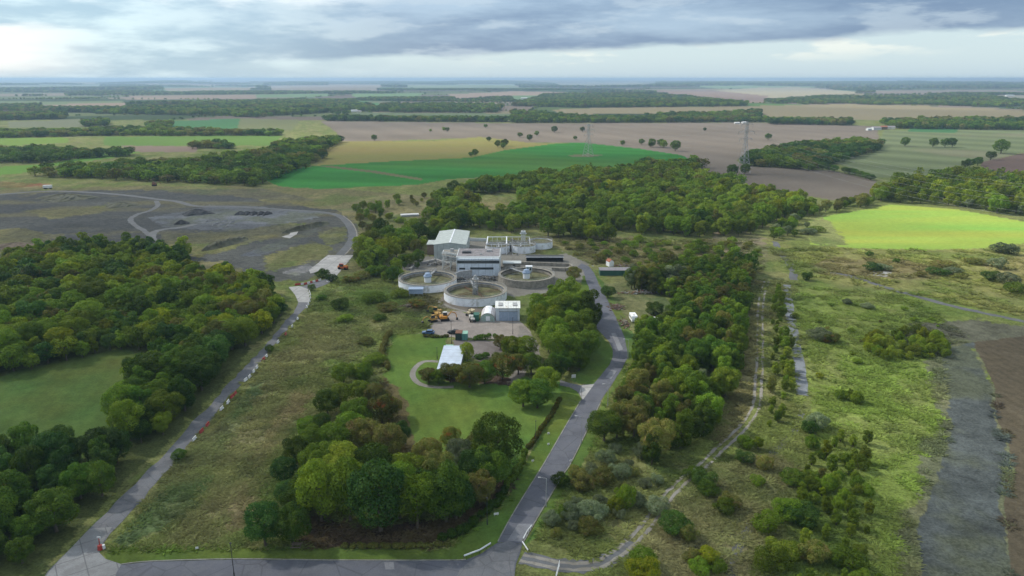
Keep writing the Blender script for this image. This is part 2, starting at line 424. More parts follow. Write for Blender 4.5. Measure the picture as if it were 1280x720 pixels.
def vor1(x, y, s=0):
    """patchwork of fields far off: id hash and distance to the hedge between two fields"""
    k = 1.0
    wx = x + 120 * (vnoise(x / 700, y / 700, 5) - .5); wy = y + 120 * (vnoise(x / 700, y / 700, 6) - .5)
    cx, cy = wx / 430., wy / 300.
    ix = np.floor(cx); iy = np.floor(cy)
    d1 = np.full(x.shape, 9.); d2 = np.full(x.shape, 9.); idv = np.zeros(x.shape)
    for dx in (-1, 0, 1):
        for dy in (-1, 0, 1):
            jx, jy = ix + dx, iy + dy
            qx = jx + .15 + .7 * hsh(jx, jy, 11 + s); qy = jy + .15 + .7 * hsh(jx, jy, 12 + s)
            d = np.maximum(np.abs(cx - qx), np.abs(cy - qy)) + .15 * np.hypot(cx - qx, cy - qy)
            h = hsh(jx, jy, 13 + s)
            n = d < d1
            d2 = np.where(n, d1, np.minimum(d2, d)); idv = np.where(n, h, idv); d1 = np.where(n, d, d1)
    return idv, d2 - d1

PAL = np.array([(.15,.122,.10), (.09,.13,.045), (.20,.17,.10), (.11,.135,.06), (.17,.135,.11), (.045,.07,.03), (.24,.21,.13),
                (.06,.085,.035), (.13,.16,.07), (.14,.115,.095), (.045,.07,.03), (.08,.15,.04), (.19,.155,.12)])
idv, dv = vor(gx, gy)
col = PAL[(idv * len(PAL)).astype(int) % len(PAL)].copy()
col *= (.62 + .4 * fbm(gx, gy, 300, 3, 3))[:, None]
hedge = (dv < .045)
col[hedge] = (.05, .07, .03)
near = v > 150
col[near] = RO
rough = np.where(near, 1., .3)
N1 = fbm(gx, gy, 22, 4, 21) - .5 + .9 * (fbm(gx, gy, 3.5, 3, 23) - .5) * (r_ < 500); N2 = fbm(gx, gy, 22, 4, 31) - .5 + .9 * (fbm(gx, gy, 3.5, 3, 33) - .5) * (r_ < 500)
fieldmask = np.zeros(gx.shape, bool)
for poly, c, a, cl in FIELDS:
    sclp = 2.6 if a > .9 else 0
    uu = u + N1 * a * sclp * 2; vv = v + N2 * a * sclp
    m = inpoly(uu, vv, poly)
    if not m.any(): continue
    cc = np.array(c)[None, :] * np.ones((m.sum(), 1))
    x, y = gx[m], gy[m]
    if cl == 'p':
        cc *= (.72 + .56 * fbm(x * .5, y * 1.3, 150, 5, 41))[:, None]
        cc *= (1 + .05 * np.sin((x * .8 + y * .35) / 9))[:, None]
    elif cl == 'g':
        cc *= (.66 + .68 * fbm(x * .22, y * 1.6, 90, 5, 42))[:, None] * (1 + .07 * np.sin((x * .3 + y) / 7))[:, None]
        cc[:, 0] *= .8 + .9 * ss(.5, .8, fbm(x, y, 260, 3, 43))
    elif cl == 'o':
        t = fbm(x * .3, y * 1.8, 110, 3, 44)[:, None]
        cc = cc * t * 1.1 + np.array([.13, .14, .04]) * (1 - t) * 1.2
    elif cl == 's':
        st = np.sin((x * .75 + y * .66) / 14)
        cc *= (1 + .16 * st)[:, None]
        t = ss(.45, .7, fbm(x, y, 90, 3, 45))[:, None]
        cc = cc * (1 - t * .4) + np.array([.2, .17, .12]) * t * .4
    elif cl == 'b':
        t = fbm(x * .35, y * 2.0, 60, 4, 46)
        cc *= (.7 + .6 * t)[:, None]; cc[:, 0] *= .62 + .8 * fbm(x * .3, y * 2.5, 45, 3, 47)
    elif cl == 'k':
        t = fbm(x, y, 9, 5, 48)
        cc *= (.6 + .8 * t)[:, None]
        g = ss(.46, .66, fbm(x, y, 20, 5, 49))[:, None] * .6
        cc = cc * (1 - g) + np.array([.10, .11, .06]) * g
    elif cl == 'q':
        cc *= (.55 + .9 * fbm(x, y * 1.5, 30, 6, 57))[:, None]
    elif cl == 't':
        cc *= (.8 + .18 * np.sin(x * 2.2 + .12 * y + 3 * fbm(x, y, 14, 3, 50)) * .35 + .2 * fbm(x * 2, y * .3, 6, 3, 51))[:, None]
    elif cl == 'c':
        cc *= (.72 + .55 * fbm(x, y, 7, 5, 52))[:, None]
    elif cl == 'l':
        cc *= (.68 + .64 * fbm(x, y, 12, 6, 53))[:, None] * (1 + .035 * np.sin((x * .9 + y * .3) * 1.9))[:, None]
        cc[:, 0] *= .68 + .75 * fbm(x, y, 18, 3, 54)
    elif cl == 'w':
        cc *= (.7 + .6 * fbm(x, y, 5, 4, 55))[:, None]
    col[m] = cc
    rough[m] = {'r': 1., 'q': .8, 'k': .8, 'w': .8, 'c': .3, 'l': .35, 't': .5}.get(cl, .22)
    fieldmask[m] = True
# rough vegetation: green, tan and brown patches
m = (rough > .9) & near
x, y = gx[m], gy[m]
a = ss(.47, .66, fbm(x, y, 26, 5, 61)); b = ss(.48, .66, fbm(x * 1.4, y * .8, 17, 5, 62)); c = ss(.5, .68, fbm(x, y, 11, 5, 63))
cm = col[m]
sat = np.clip(1 - (v[m] < 240) * .3, 0, 1)
cm = cm * (1 - .55 * a[:, None]) + np.array([.08, .125, .03]) * .55 * a[:, None]
kr = np.where(u[m] > 985, .5, 1.)[:, None]; b = b[:, None] * kr; c = c[:, None] * kr
cm = cm * (1 - .45 * b) + np.array([.23, .205, .10]) * .45 * b
cm = cm * (1 - .4 * c) + np.array([.10, .10, .042]) * .4 * c
col[m] = cm
# spoil area wisps
m = inpoly(u, v, [(-200,240),(60,238),(330,236),(450,262),(445,320),(330,345),(-200,330)]) & (rough > .7)
x, y = gx[m], gy[m]
b = ss(.42, .6, fbm(x * .35, y * 1.3, 40, 5, 71))[:, None]; c = ss(.55, .7, fbm(x * .4, y * 1.2, 30, 5, 72))[:, None]
cm = col[m] * (1 - .5 * b) + np.array([.055, .058, .062]) * .5 * b
cm = cm * (1 - .45 * c) + np.array([.15, .135, .06]) * .45 * c
col[m] = cm

def grid_idx(n0, n1):
    i = np.arange(n0 * n1).reshape(n0, n1)
    return np.stack([i[:-1, :-1], i[:-1, 1:], i[1:, 1:], i[1:, :-1]], -1).reshape(-1, 4)

# ------------------------------------------------------------------ ground material
def groundmat():
    m, nt, N, L = newmat('ground')
    tc = N.new('ShaderNodeTexCoord').outputs['Object']
    at = N.new('ShaderNodeAttribute'); at.attribute_name = 'soil'
    ar = N.new('ShaderNodeAttribute'); ar.attribute_name = 'rough'
    n1 = noise(N, L, tc, .35, 6, .65); n2 = noise(N, L, tc, 1.6, 5, .65)
    n3 = noise(N, L, tc, .06, 5, .6)
    f = mathn(N, L, 'ADD', mathn(N, L, 'MULTIPLY', n1, .4), mathn(N, L, 'ADD', mathn(N, L, 'MULTIPLY', n2, .45), mathn(N, L, 'MULTIPLY', n3, .15)))
    f = ramp(N, L, f, .36, .64, -1, 1)
    k = mathn(N, L, 'ADD', mathn(N, L, 'MULTIPLY', ar.outputs['Fac'], .42), .06)
    g = mathn(N, L, 'ADD', mathn(N, L, 'MULTIPLY', f, k), 1.0)
    mul = N.new('ShaderNodeVectorMath'); mul.operation = 'SCALE'
    L.new(at.outputs['Color'], mul.inputs[0]); L.new(g, mul.inputs['Scale'])
    bp = N.new('ShaderNodeBump'); bp.inputs['Distance'].default_value = .5
    L.new(mathn(N, L, 'MULTIPLY', ar.outputs['Fac'], .8), bp.inputs['Strength'])
    L.new(mathn(N, L, 'ADD', n1, n2), bp.inputs['Height'])
    b = N.new('ShaderNodeBsdfPrincipled'); b.inputs['Roughness'].default_value = .95; b.inputs['Specular IOR Level'].default_value = .02
    L.new(mul.outputs[0], b.inputs['Base Color']); L.new(bp.outputs[0], b.inputs['Normal'])
    o = N.new('ShaderNodeOutputMaterial'); L.new(b.outputs[0], o.inputs[0])
    return m
me = npmesh('ground', np.stack([gx, gy, gz], -1), grid_idx(*shp)[:, ::-1], [groundmat()])
a = me.attributes.new('soil', 'FLOAT_COLOR', 'POINT'); a.data.foreach_set('color', np.concatenate([np.clip(col, .01, .6), np.ones((len(col), 1))], 1).astype(np.float32).ravel())
a = me.attributes.new('rough', 'FLOAT', 'POINT'); a.data.foreach_set('value', rough.astype(np.float32))
me.polygons.foreach_set('use_smooth', np.ones(len(me.polygons), bool))
g = bpy.data.objects.new('ground', me); COL.objects.link(g); tag(g, kind='structure')
print('ground', len(gx))

# ------------------------------------------------------------------ roads and paths (sheets a few cm proud)
def roadmat(name, base, patch, crack=.5, line=None):
    m, nt, N, L = newmat(name)
    tc = N.new('ShaderNodeTexCoord').outputs['Object']
    c = mixc(N, L, ramp(N, L, noise(N, L, tc, .12, 5), .35, .65), tuple(a * .85 for a in base), tuple(a * 1.18 for a in base))
    c = mixc(N, L, ramp(N, L, noise(N, L, tc, .3, 6, .7), .46, .6, 0, .75), c, patch)
    c = mixc(N, L, ramp(N, L, noise(N, L, tc, 3.5, 4, .7), .3, .7, 0, .35), c, tuple(a * .5 for a in base))
    if crack:
        vo = N.new('ShaderNodeTexVoronoi'); vo.feature = 'DISTANCE_TO_EDGE'; vo.inputs['Scale'].default_value = crack
        L.new(tc, vo.inputs['Vector'])
        c = mixc(N, L, ramp(N, L, vo.outputs['Distance'], .0, .03, .5, 0), c, tuple(a * .45 for a in base))
    if line:  # slab joints on a grid of the given size, turned by an angle
        mp = N.new('ShaderNodeMapping'); mp.inputs['Rotation'].default_value = (0, 0, line[1]); L.new(tc, mp.inputs[0])
        sx = N.new('ShaderNodeSeparateXYZ'); L.new(mp.outputs[0], sx.inputs[0])
        for k in (0, 1):
            fr = mathn(N, L, 'FRACT', mathn(N, L, 'DIVIDE', sx.outputs[k], line[0]))
            c = mixc(N, L, mathn(N, L, 'MULTIPLY', mathn(N, L, 'LESS_THAN', fr, .045), .6), c, tuple(a * .35 for a in base))
    b = N.new('ShaderNodeBsdfPrincipled'); b.inputs['Roughness'].default_value = .8; b.inputs['Specular IOR Level'].default_value = .3
    L.new(c, b.inputs['Base Color'])
    bp = N.new('ShaderNodeBump'); bp.inputs['Strength'].default_value = .3; bp.inputs['Distance'].default_value = .03
    L.new(noise(N, L, tc, 6, 3), bp.inputs['Height']); L.new(bp.outputs[0], b.inputs['Normal'])
    o = N.new('ShaderNodeOutputMaterial'); L.new(b.outputs[0], o.inputs[0])
    return m
ASPH = roadmat('asphalt', (.10, .105, .125), (.125, .13, .145), .16)
ASPH2 = roadmat('worn_asphalt', (.13, .135, .145), (.17, .17, .175), .25)
ASPHP = roadmat('patched_asphalt', (.19, .195, .21), (.16, .165, .18), .5)
CONC = roadmat('concrete_slabs', (.22, .225, .225), (.17, .17, .17), 0, (4.6, -.62))
CONC2 = roadmat('pale_concrete', (.36, .355, .34), (.28, .275, .26), 0, (6., .1))
GRAV = roadmat('pale_gravel', (.24, .225, .195), (.17, .155, .12), 0)
DGRAV = roadmat('grey_gravel', (.12, .125, .13), (.10, .10, .09), 0)
TGRAV = roadmat('tip_gravel', (.10, .105, .11), (.085, .085, .08), 0)
STONE = roadmat('blue_stone', (.17, .185, .20), (.11, .12, .12), .6)

def edge_noise(pts, step=3., amp=.25, seed=0):
    rs = np.random.RandomState(seed); out = []
    n = len(pts)
    for i in range(n):
        a, b = np.array(pts[i]), np.array(pts[(i + 1) % n]); L_ = np.hypot(*(b - a)); k = max(1, int(L_ / step))
        d = (b - a) / max(L_, 1e-6); nn = np.array([-d[1], d[0]])
        for j in range(k):
            q = a + (b - a) * j / k
            if j: q = q + nn * rs.normal() * amp
            out.append(q)
    return out

def sheet(name, poly, mat, z, amp=.2, step=3.):
    """flat surfacing outlined on the ground"""
    pts = [P(*p)[:2] for p in poly]
    pts = edge_noise(pts, step, amp, len(poly))
    vs = [Vector((p[0], p[1], z)) for p in pts]
    tr = tessellate_polygon([vs])
    mb = MB()
    n = len(vs); fs = []
    for t in tr:
        a, b, c = [vs[i] for i in t]
        fs.append(tuple(t) if (b - a).cross(c - a).z > 0 else tuple(t)[::-1])
    mb.add(vs, fs)
    return tag(mb.build(name, mat), kind='structure')

def smoothline(pts, n=6):
    P_ = [np.array(p, float) for p in pts]; out = []
    for i in range(len(P_) - 1):
        p0 = P_[max(i - 1, 0)]; p1 = P_[i]; p2 = P_[i + 1]; p3 = P_[min(i + 2, len(P_) - 1)]
        for k in range(n):
            t = k / n
            out.append(.5 * ((2 * p1) + (-p0 + p2) * t + (2 * p0 - 5 * p1 + 4 * p2 - p3) * t * t + (-p0 + 3 * p1 - 3 * p2 + p3) * t ** 3))
    out.append(P_[-1]); return out

def ribbon(name, line, w, mat, z, off=0., jit=.12, mb=None, seed=1):
    rs = np.random.RandomState(seed)
    pts = smoothline([P(*p)[:2] for p in line], 8)
    vs = []
    for i, p in enumerate(pts):
        d = pts[min(i + 1, len(pts) - 1)] - pts[max(i - 1, 0)]; d /= np.hypot(*d) + 1e-9; nn = np.array([-d[1], d[0]])
        wl = w / 2 * (1 + rs.normal() * jit); wr = w / 2 * (1 + rs.normal() * jit)
        a = p + nn * (off + wl); b = p + nn * (off - wr); vs += [(a[0], a[1], z), (b[0], b[1], z)]
    own = mb is None
    mb = mb or MB()
    mb.add(vs, [(2 * i, 2 * i + 1, 2 * i + 3, 2 * i + 2) for i in range(len(pts) - 1)])
    return tag(mb.build(name, mat), kind='structure') if own else mb

sheet('access_road', [(653,680),(699,600),(715,575),(750,503),(762,485),(778,460),(784,448),(784,437),(780,420),(771,400),(760,376),(749,357),(743,342),(736,333),(727,329),(722,333),(729,338),(733,352),(739,369),(749,393),(751,399),(746,405),(746,411),(754,419),(762,428),(766,438),(766,446),(762,456),(742,480),(727,500),(706,535),(680,580),(655,620),(636,652),(622,678)], ASPH, .06, .08)
sheet('main_road', [(142,745),(146,715),(152,706),(193,702),(300,699.5),(420,701),(560,701),(582,700),(600,693),(612,685),(622,678.5),(640,679),(653,680.5),(650,692),(645,705),(640,745)], ASPH, .04, .05)
sheet('road_junction', [(590,700),(606,692),(620,682),(636,676),(652,683),(648,693),(643,706),(638,745),(560,745),(575,712)], ASPH2, .075, .3)
sheet('road_patch', [(764,417),(769,416),(779,437),(773,439)], ASPHP, .085, .05)
sheet('road_patch', [(764,463),(771,464),(764,474),(757,472)], ASPHP, .085, .05)
sheet('road_patch', [(648,655),(668,655),(655,678),(634,676)], ASPHP, .07, .3)
sheet('road_patch', [(480,703),(492,703),(493,712),(482,712)], ASPHP, .062, .1)
sheet('haul_lane', [(40,745),(60,714),(91,683),(120,653),(158,615),(213,560),(240,527),(265,505),(297,467),(332,432),(355,404),(368,388),(373,377),(369,369),(361,359),(380,357.3),(400,351.5),(409,348),(417,344),(421,344),(419,349),(409,355),(395,360.5),(385,362),(386,368),(387,376),(382,385),(365,405),(340,433),(305,477),(272,513),(240,551),(215,583),(167,636),(137,668),(128,682),(124,691),(132,699),(152,706),(146,716),(142,745)], ASPH2, .05, .28)
sheet('concrete_apron', [(42,745),(62,714),(91,683),(112,661),(140,659),(130,676),(124,691),(132,699),(152,705.5),(145,717),(141,745)], CONC, .065, .05, 6)
sheet('concrete_pad', [(386,338),(410,319),(442,319),(427,337),(421,344.5),(412,345),(405,338),(388,342)], CONC2, .07, .06)
sheet('concrete_lane', [(361,359),(369,369),(373,378),(387,378),(386,366),(384,361),(374,357.6)], CONC2, .065, .05)
sheet('concrete_pad', [(365,296),(376,289),(388,290),(380,296),(372,298)] and [(352,296),(362,293),(364,289.5),(373,289),(371,293),(362,298)], CONC2, .07, .1)
sheet('concrete_pad', [(1083,343),(1088,338.5),(1113,339),(1116,343),(1108,346),(1084,345)], CONC2, .07, .15)
sheet('site_driveway', [(700,475),(712,479),(725,481.5),(743,480),(728,500),(721,489),(712,484),(700,482)], ASPH2, .045, .06)
sheet('driveway_mouth', [(727,482),(743,480.3),(728.5,500),(724,491)], CONC2, .07, .05)
ribbon('garden_path', [(548,452),(530,452),(519,460),(516,470),(525,480),(545,484),(567,483.5)], 1.7, GRAV, .03, jit=.05)
ribbon('tank_path', [(528,372),(545,376),(566,385),(590,391),(600,392)], 1.5, GRAV, .03, jit=.1)
LOOP = [(424,320),(434,309),(440,299),(440,289),(434,278),(424,270),(405,265.5),(370,263),(330,260.5),(290,258),(255,258),(238,256.5),(222,252),(200,249.5),(165,245),(120,241),(60,239),(0,243),(-60,247)]
ribbon('haul_track', LOOP, 4.6, TGRAV, .05, jit=.06)
ribbon('haul_track_edge', LOOP[:6], .6, GRAV, .07, off=-2.4, jit=.3)
ribbon('haul_track', [(203,316),(196,306),(190,297),(193,290),(206,286.5),(225,284.5),(245,280)], 4.2, DGRAV, .045, jit=.12)
ribbon('haul_track', [(190,296),(181,289),(168,281),(163,274),(172,268),(188,263),(197,257),(195,251)], 3.2, TGRAV, .04, jit=.15)
TW = [(958,352),(952,372),(950,400),(950,440),(948,480),(946,505),(936,525),(918,545),(900,561),(878,583),(850,605),(824,634),(810,655),(790,677),(764,697),(741,707),(700,707),(652,697)]
mb = MB()
for o_ in (-.9, .9): ribbon('x', TW, .75, None, .05, off=o_, jit=.25, mb=mb, seed=3)
tag(mb.build('wheel_track', GRAV), kind='structure')
ribbon('gravel_spur', TW[-5:], 3.6, DGRAV, .038, jit=.15)
ribbon('stone_strip', [(983,356),(987,387),(994,425),(1000,460),(1003,494)], 3.2, STONE, .05, jit=.12)
ribbon('stone_strip', [(1001,512),(997,528),(985,548),(966,568)], 1.6, DGRAV, .05, jit=.35)
ribbon('stone_strip', [(937,655),(925,680),(917,705),(912,745)], 1.7, DGRAV, .05, jit=.25)
ribbon('field_track', [(1036,341),(1062,345),(1100,357),(1130,366),(1200,385),(1280,402),(1340,418)], 3.0, DGRAV, .05, jit=.2)
ribbon('field_track', [(968,302),(974,314),(984,326),(991,337),(992,350)], 3.2, DGRAV, .05, jit=.2)
# kerbs
STONEK = solid('kerb_stone', (.22, .215, .19), .9, var=.3, scale=.5, dirt=(.09, .11, .04))
def kerb(line, w=.22, h=.13, name='kerb'):
    mb = MB(); pts = smoothline([P(*p)[:2] for p in line], 4)
    for a, b in zip(pts[:-1], pts[1:]): mb.beam((a[0], a[1], h / 2), (b[0], b[1], h / 2), w, h=h)
    return tag(mb.build(name, STONEK), kind='structure')
kerb([(152,705.6),(193,701.6),(300,699),(420,700.5),(560,700.6),(582,699.6)])
kerb([(622.5,677),(636,651.6),(655,619.5),(680,579.5),(706,534.5),(726.5,500)])
kerb([(653.5,679),(700,599.5),(716,574.5),(751,502.5)])

# ------------------------------------------------------------------ plants
def unit(v): return v / (np.linalg.norm(v, axis=-1, keepdims=True) + 1e-9)

def leaves(rs, lobes, n, size, squash=1.):
    c = np.array([l[0] for l in lobes]); r = np.array([l[1] for l in lobes])
    w = r ** 2; w = w / w.sum()
    k = rs.choice(len(r), n * 2, p=w)
    d = unit(rs.normal(size=(n * 2, 3))); d[:, 2] = np.where(rs.rand(n * 2) < .45, np.abs(d[:, 2]), d[:, 2])
    p = c[k] + d * (r[k] * (.83 + .34 * rs.rand(n * 2) ** 1.7))[:, None] * np.array([1, 1, squash])
    keep = np.ones(n * 2, bool)
    for j in range(len(r)):
        q = (p - c[j]) / np.array([1, 1, squash])
        keep &= (np.linalg.norm(q, axis=1) > r[j] * .84) | (k == j)
    p, d = p[keep][:n], d[keep][:n]
    n = len(p)
    nn = unit(d + rs.normal(size=(n, 3)) * .45)
    t = unit(np.cross(nn, unit(rs.normal(size=(n, 3))))); b = np.cross(nn, t)
    s = (size * (.55 + .9 * rs.rand(n)))[:, None]
    co = np.stack([p - t * s * .5, p - b * s * .33, p + t * s * .5, p + b * s * .33], 1).reshape(-1, 3)
    return co, np.arange(len(co)).reshape(-1, 4)

def lobes_for(kind, rs):
    L_ = []
    if kind == 'round':
        K = 26
        for i in range(K):
            d = unit(rs.normal(size=3)); d[2] = d[2] * .8 + .12
            rad = .62 + .3 * rs.rand()
            cx = np.array([d[0] * .30, d[1] * .30, .52 + d[2] * .34]) * np.array([rad / .8, rad / .8, 1])
            L_.append((cx, .105 + .075 * rs.rand()))
        L_.append((np.array([0, 0, .56]), .25))
    elif kind == 'tall':
        for i in range(26):
            z = .16 + .77 * rs.rand(); w = .24 * math.sin(math.pi * min(1, (z - .02) / 1.02)) ** .7 + .03
            a = rs.rand() * 6.28
            L_.append((np.array([w * math.cos(a) * .8, w * math.sin(a) * .8, z]), .07 + .06 * rs.rand()))
        L_.append((np.array([0, 0, .5]), .17)); L_.append((np.array([0, 0, .7]), .13))
    elif kind == 'column':
        for i in range(18):
            z = .14 + .82 * i / 18; w = .10 * math.sin(math.pi * min(1, .12 + z * .88)) ** .6
            a = rs.rand() * 6.28
            L_.append((np.array([w * math.cos(a) * .7, w * math.sin(a) * .7, z]), .05 + .05 * rs.rand() * (1.2 - z)))
        L_.append((np.array([0, 0, .45]), .11))
    elif kind == 'bush':
        for i in range(20):
            a = rs.rand() * 6.28; q = .42 * math.sqrt(rs.rand()); z = .2 + .6 * rs.rand() * (1 - q)
            L_.append((np.array([q * math.cos(a), q * math.sin(a), z]), .10 + .15 * rs.rand()))
        L_.append((np.array([0, 0, .25]), .26))
    return L_

def trunk_mb(kind, rs):
    mb = MB()
    if kind == 'bush':
        for i in range(4):
            a = i * 1.6 + rs.rand(); mb.cyl((0, 0, 0), (.22 * math.cos(a), .22 * math.sin(a), .5), .025, .01, 5, cap=False)
        return mb
    top = {'round': .62, 'tall': .8, 'column': .9}[kind]; r0 = {'round': .028, 'tall': .02, 'column': .018}[kind]
    mb.cyl((0, 0, -.02), (.01, 0, top * .45), r0 * 1.2, r0 * .8, 7, cap=False); mb.cyl((.01, 0, top * .45), (0, .01, top), r0 * .8, r0 * .25, 6, cap=False)
    for i in range(7):
        a = i * 2.4 + rs.rand(); z = top * (.35 + .08 * i); l = {'round': .3, 'tall': .18, 'column': .08}[kind]
        mb.cyl((0, 0, z), (l * math.cos(a), l * math.sin(a), z + l * .7), r0 * .45, r0 * .12, 5, cap=False)
    return mb

CR = {}   # (kind, variant, lod) -> leaf arrays
LODN = {0: (10500, .031), 1: (3200, .054), 2: (420, .12)}
def crown_arrays(kind, var, lod):
    key = (kind, var, lod)
    if key not in CR:
        rs = np.random.RandomState(sum(map(ord, kind)) * 31 + var * 17)
        lb = lobes_for(kind, rs); n, s = LODN[lod]
        if kind in ('column',): n = int(n * .55); s *= .75
        if kind == 'tall': n = int(n * .75)
        if kind == 'bush': n = int(n * .55); s *= 1.35
        CR[key] = leaves(rs, lb, n, s)
    return CR[key]
CM = {}
def crown_mesh(kind, var, lod, sp):
    key = (kind, var, lod, sp)
    if key not in CM:
        co, q = crown_arrays(kind, var, lod); CM[key] = npmesh('crown', co, q, [LEAF[sp]])
    return CM[key]
TM = {}
def trunk_mesh(kind, var):
    if (kind, var) not in TM:
        mb = trunk_mb(kind, np.random.RandomState(var + 5)); me = bpy.data.meshes.new('trunk'); me.from_pydata(mb.v, [], mb.f); me.materials.append(BARK); me.update()
        TM[(kind, var)] = me
    return TM[(kind, var)]
WM = {}
def whole_mesh(kind, var, lod, sp):
    """crown and trunk of one tree of a far-off wood"""
    key = (kind, var, lod, sp)
    if key not in WM:
        co, q = crown_arrays(kind, var, lod)
        t = trunk_mesh(kind, var); tc = np.empty(len(t.vertices) * 3, np.float32); t.vertices.foreach_get('co', tc); tc = tc.reshape(-1, 3)
        tq = np.array([list(p.vertices) for p in t.polygons if len(p.vertices) == 4]) + len(co)
        WM[key] = npmesh('woodland_tree', np.concatenate([co, tc]), np.concatenate([q, tq]), [LEAF[sp], BARK], mi=np.r_[np.zeros(len(q)), np.ones(len(tq))])
    return WM[key]

def scatter(name, pts, rot, scl, idx, meshes, kind='stuff', cols=None):
    cl = bpy.data.collections.new(name + '_kinds')
    for i, m in enumerate(meshes):
        o = bpy.data.objects.new('%s_kind_%03d' % (name, i), m); cl.objects.link(o)
    me = bpy.data.meshes.new(name); n = len(pts)
    me.vertices.add(n); me.vertices.foreach_set('co', np.ascontiguousarray(pts, np.float32).ravel())
    r3 = np.zeros((n, 3), np.float32); r3[:, 2] = rot
    me.attributes.new('rot', 'FLOAT_VECTOR', 'POINT').data.foreach_set('vector', r3.ravel())
    me.attributes.new('scl', 'FLOAT_VECTOR', 'POINT').data.foreach_set('vector', np.ascontiguousarray(scl, np.float32).ravel())
    me.attributes.new('kind_id', 'INT', 'POINT').data.foreach_set('value', np.asarray(idx, np.int32))
    if cols is not None: me.attributes.new('soil', 'FLOAT_COLOR', 'POINT').data.foreach_set('color', np.concatenate([cols, np.ones((n, 1))], 1).astype(np.float32).ravel())
    o = bpy.data.objects.new(name, me); COL.objects.link(o); tag(o, kind=kind)
    ng = bpy.data.node_groups.new(name, 'GeometryNodeTree')
    ng.interface.new_socket('Geometry', in_out='INPUT', socket_type='NodeSocketGeometry')
    ng.interface.new_socket('Geometry', in_out='OUTPUT', socket_type='NodeSocketGeometry')
    N, L = ng.nodes, ng.links
    gi = N.new('NodeGroupInput'); go = N.new('NodeGroupOutput'); ip = N.new('GeometryNodeInstanceOnPoints')
    ci = N.new('GeometryNodeCollectionInfo'); ci.inputs['Collection'].default_value = cl
    ci.inputs['Separate Children'].default_value = True; ci.inputs['Reset Children'].default_value = True
    def na(nm, t):
        a = N.new('GeometryNodeInputNamedAttribute'); a.data_type = t; a.inputs['Name'].default_value = nm
        return [s for s in a.outputs if s.enabled][0]
    L.new(gi.outputs[0], ip.inputs['Points']); L.new(ci.outputs[0], ip.inputs['Instance'])
    ip.inputs['Pick Instance'].default_value = True
    L.new(na('kind_id', 'INT'), ip.inputs['Instance Index'])
    L.new(na('rot', 'FLOAT_VECTOR'), ip.inputs['Rotation']); L.new(na('scl', 'FLOAT_VECTOR'), ip.inputs['Scale'])
    L.new(ip.outputs[0], go.inputs[0])
    md = o.modifiers.new('scatter', 'NODES'); md.node_group = ng
    return o

def sample(poly, sp, seed=0, excl=()):
    """jittered positions on the ground inside an outline"""
    g_ = np.array([P(*p) for p in poly]); rs = np.random.RandomState(seed)
    x0, x1, y0, y1 = g_[:, 0].min(), g_[:, 0].max(), g_[:, 1].min(), g_[:, 1].max()
    X, Y = np.meshgrid(np.arange(x0, x1 + sp, sp), np.arange(y0, y1 + sp, sp * .87))
    X[::2] += sp / 2
    X = X.ravel() + rs.uniform(-.38, .38, X.size) * sp; Y = Y.ravel() + rs.uniform(-.38, .38, Y.size) * sp
    uu, vv = project(X, Y)
    k = inpoly(uu, vv, poly)
    for e in excl: k &= ~inpoly(uu, vv, e)
    return X[k], Y[k], uu[k], vv[k]

CARDS = [('dark', 'dark green'), ('mid', 'mid green')]
SPN = {'dark': 'dark green', 'mid': 'mid green', 'yellow': 'yellow-green', 'olive': 'olive brown', 'rust': 'rust-tinged', 'grey': 'silvery', 'poplar': 'light green', 'blue': 'bluish'}
TREES = []   # dict(x,y,h,w,kind,sp,where,zone)
def wood(where, poly, sp, h, mix, seed, kinds=(('round', 1.),), excl=(), wfac=1.0, cls='tree'):
    X, Y, uu, vv = sample(poly, sp, seed, excl); rs = np.random.RandomState(seed + 99)
    ks = [k for k, _ in kinds]; kp = np.array([p for _, p in kinds]); kp = kp / kp.sum()
    ms = [m for m, _ in mix]; mp = np.array([p for _, p in mix]); mp = mp / mp.sum()
    cumn = fbm(X, Y, 30, 2, seed)
    gapn = fbm(X, Y, 46 if seed != 15 else 12, 3, seed + 200)
    for i in range(len(X)):
        if gapn[i] < {5: .33, 6: .4, 10: .30, 7: .3, 15: .44}.get(seed, 0) + (.12 if seed == 5 and uu[i] > 880 and vv[i] > 255 else 0): continue
        q = (rs.rand() * .55 + (cumn[i] - .25) * .9) % 1.0
        m = ms[int(np.searchsorted(np.cumsum(mp), min(.999, max(0, q))))]
        k = ks[rs.choice(len(ks), p=kp)]
        hh = h * rs.choice([rs.uniform(.55, .8), rs.uniform(.8, 1.05), rs.uniform(1.05, 1.32)], p=[.3, .45, .25])
        TREES.append(dict(x=X[i], y=Y[i], u=uu[i], v=vv[i], h=hh, w=hh * wfac * rs.uniform(.9, 1.15), kind=k, sp=m, where=where, cls=cls))

def one(where, px, py, h, w, sp, kind='round', cls='tree', name=None):
    p = P(px, py)
    TREES.append(dict(x=p[0], y=p[1], u=px, v=py, h=h, w=w / .84 if kind == 'round' else (w if kind == 'bush' else w / .5), kind=kind, sp=sp, where=where, cls=cls, keep=True, lab=name))

LM = [('dark', .2), ('mid', .34), ('blue', .08), ('yellow', .14), ('olive', .16), ('rust', .08)]
DM = [('blue', .2), ('dark', .4), ('mid', .28), ('olive', .12)]
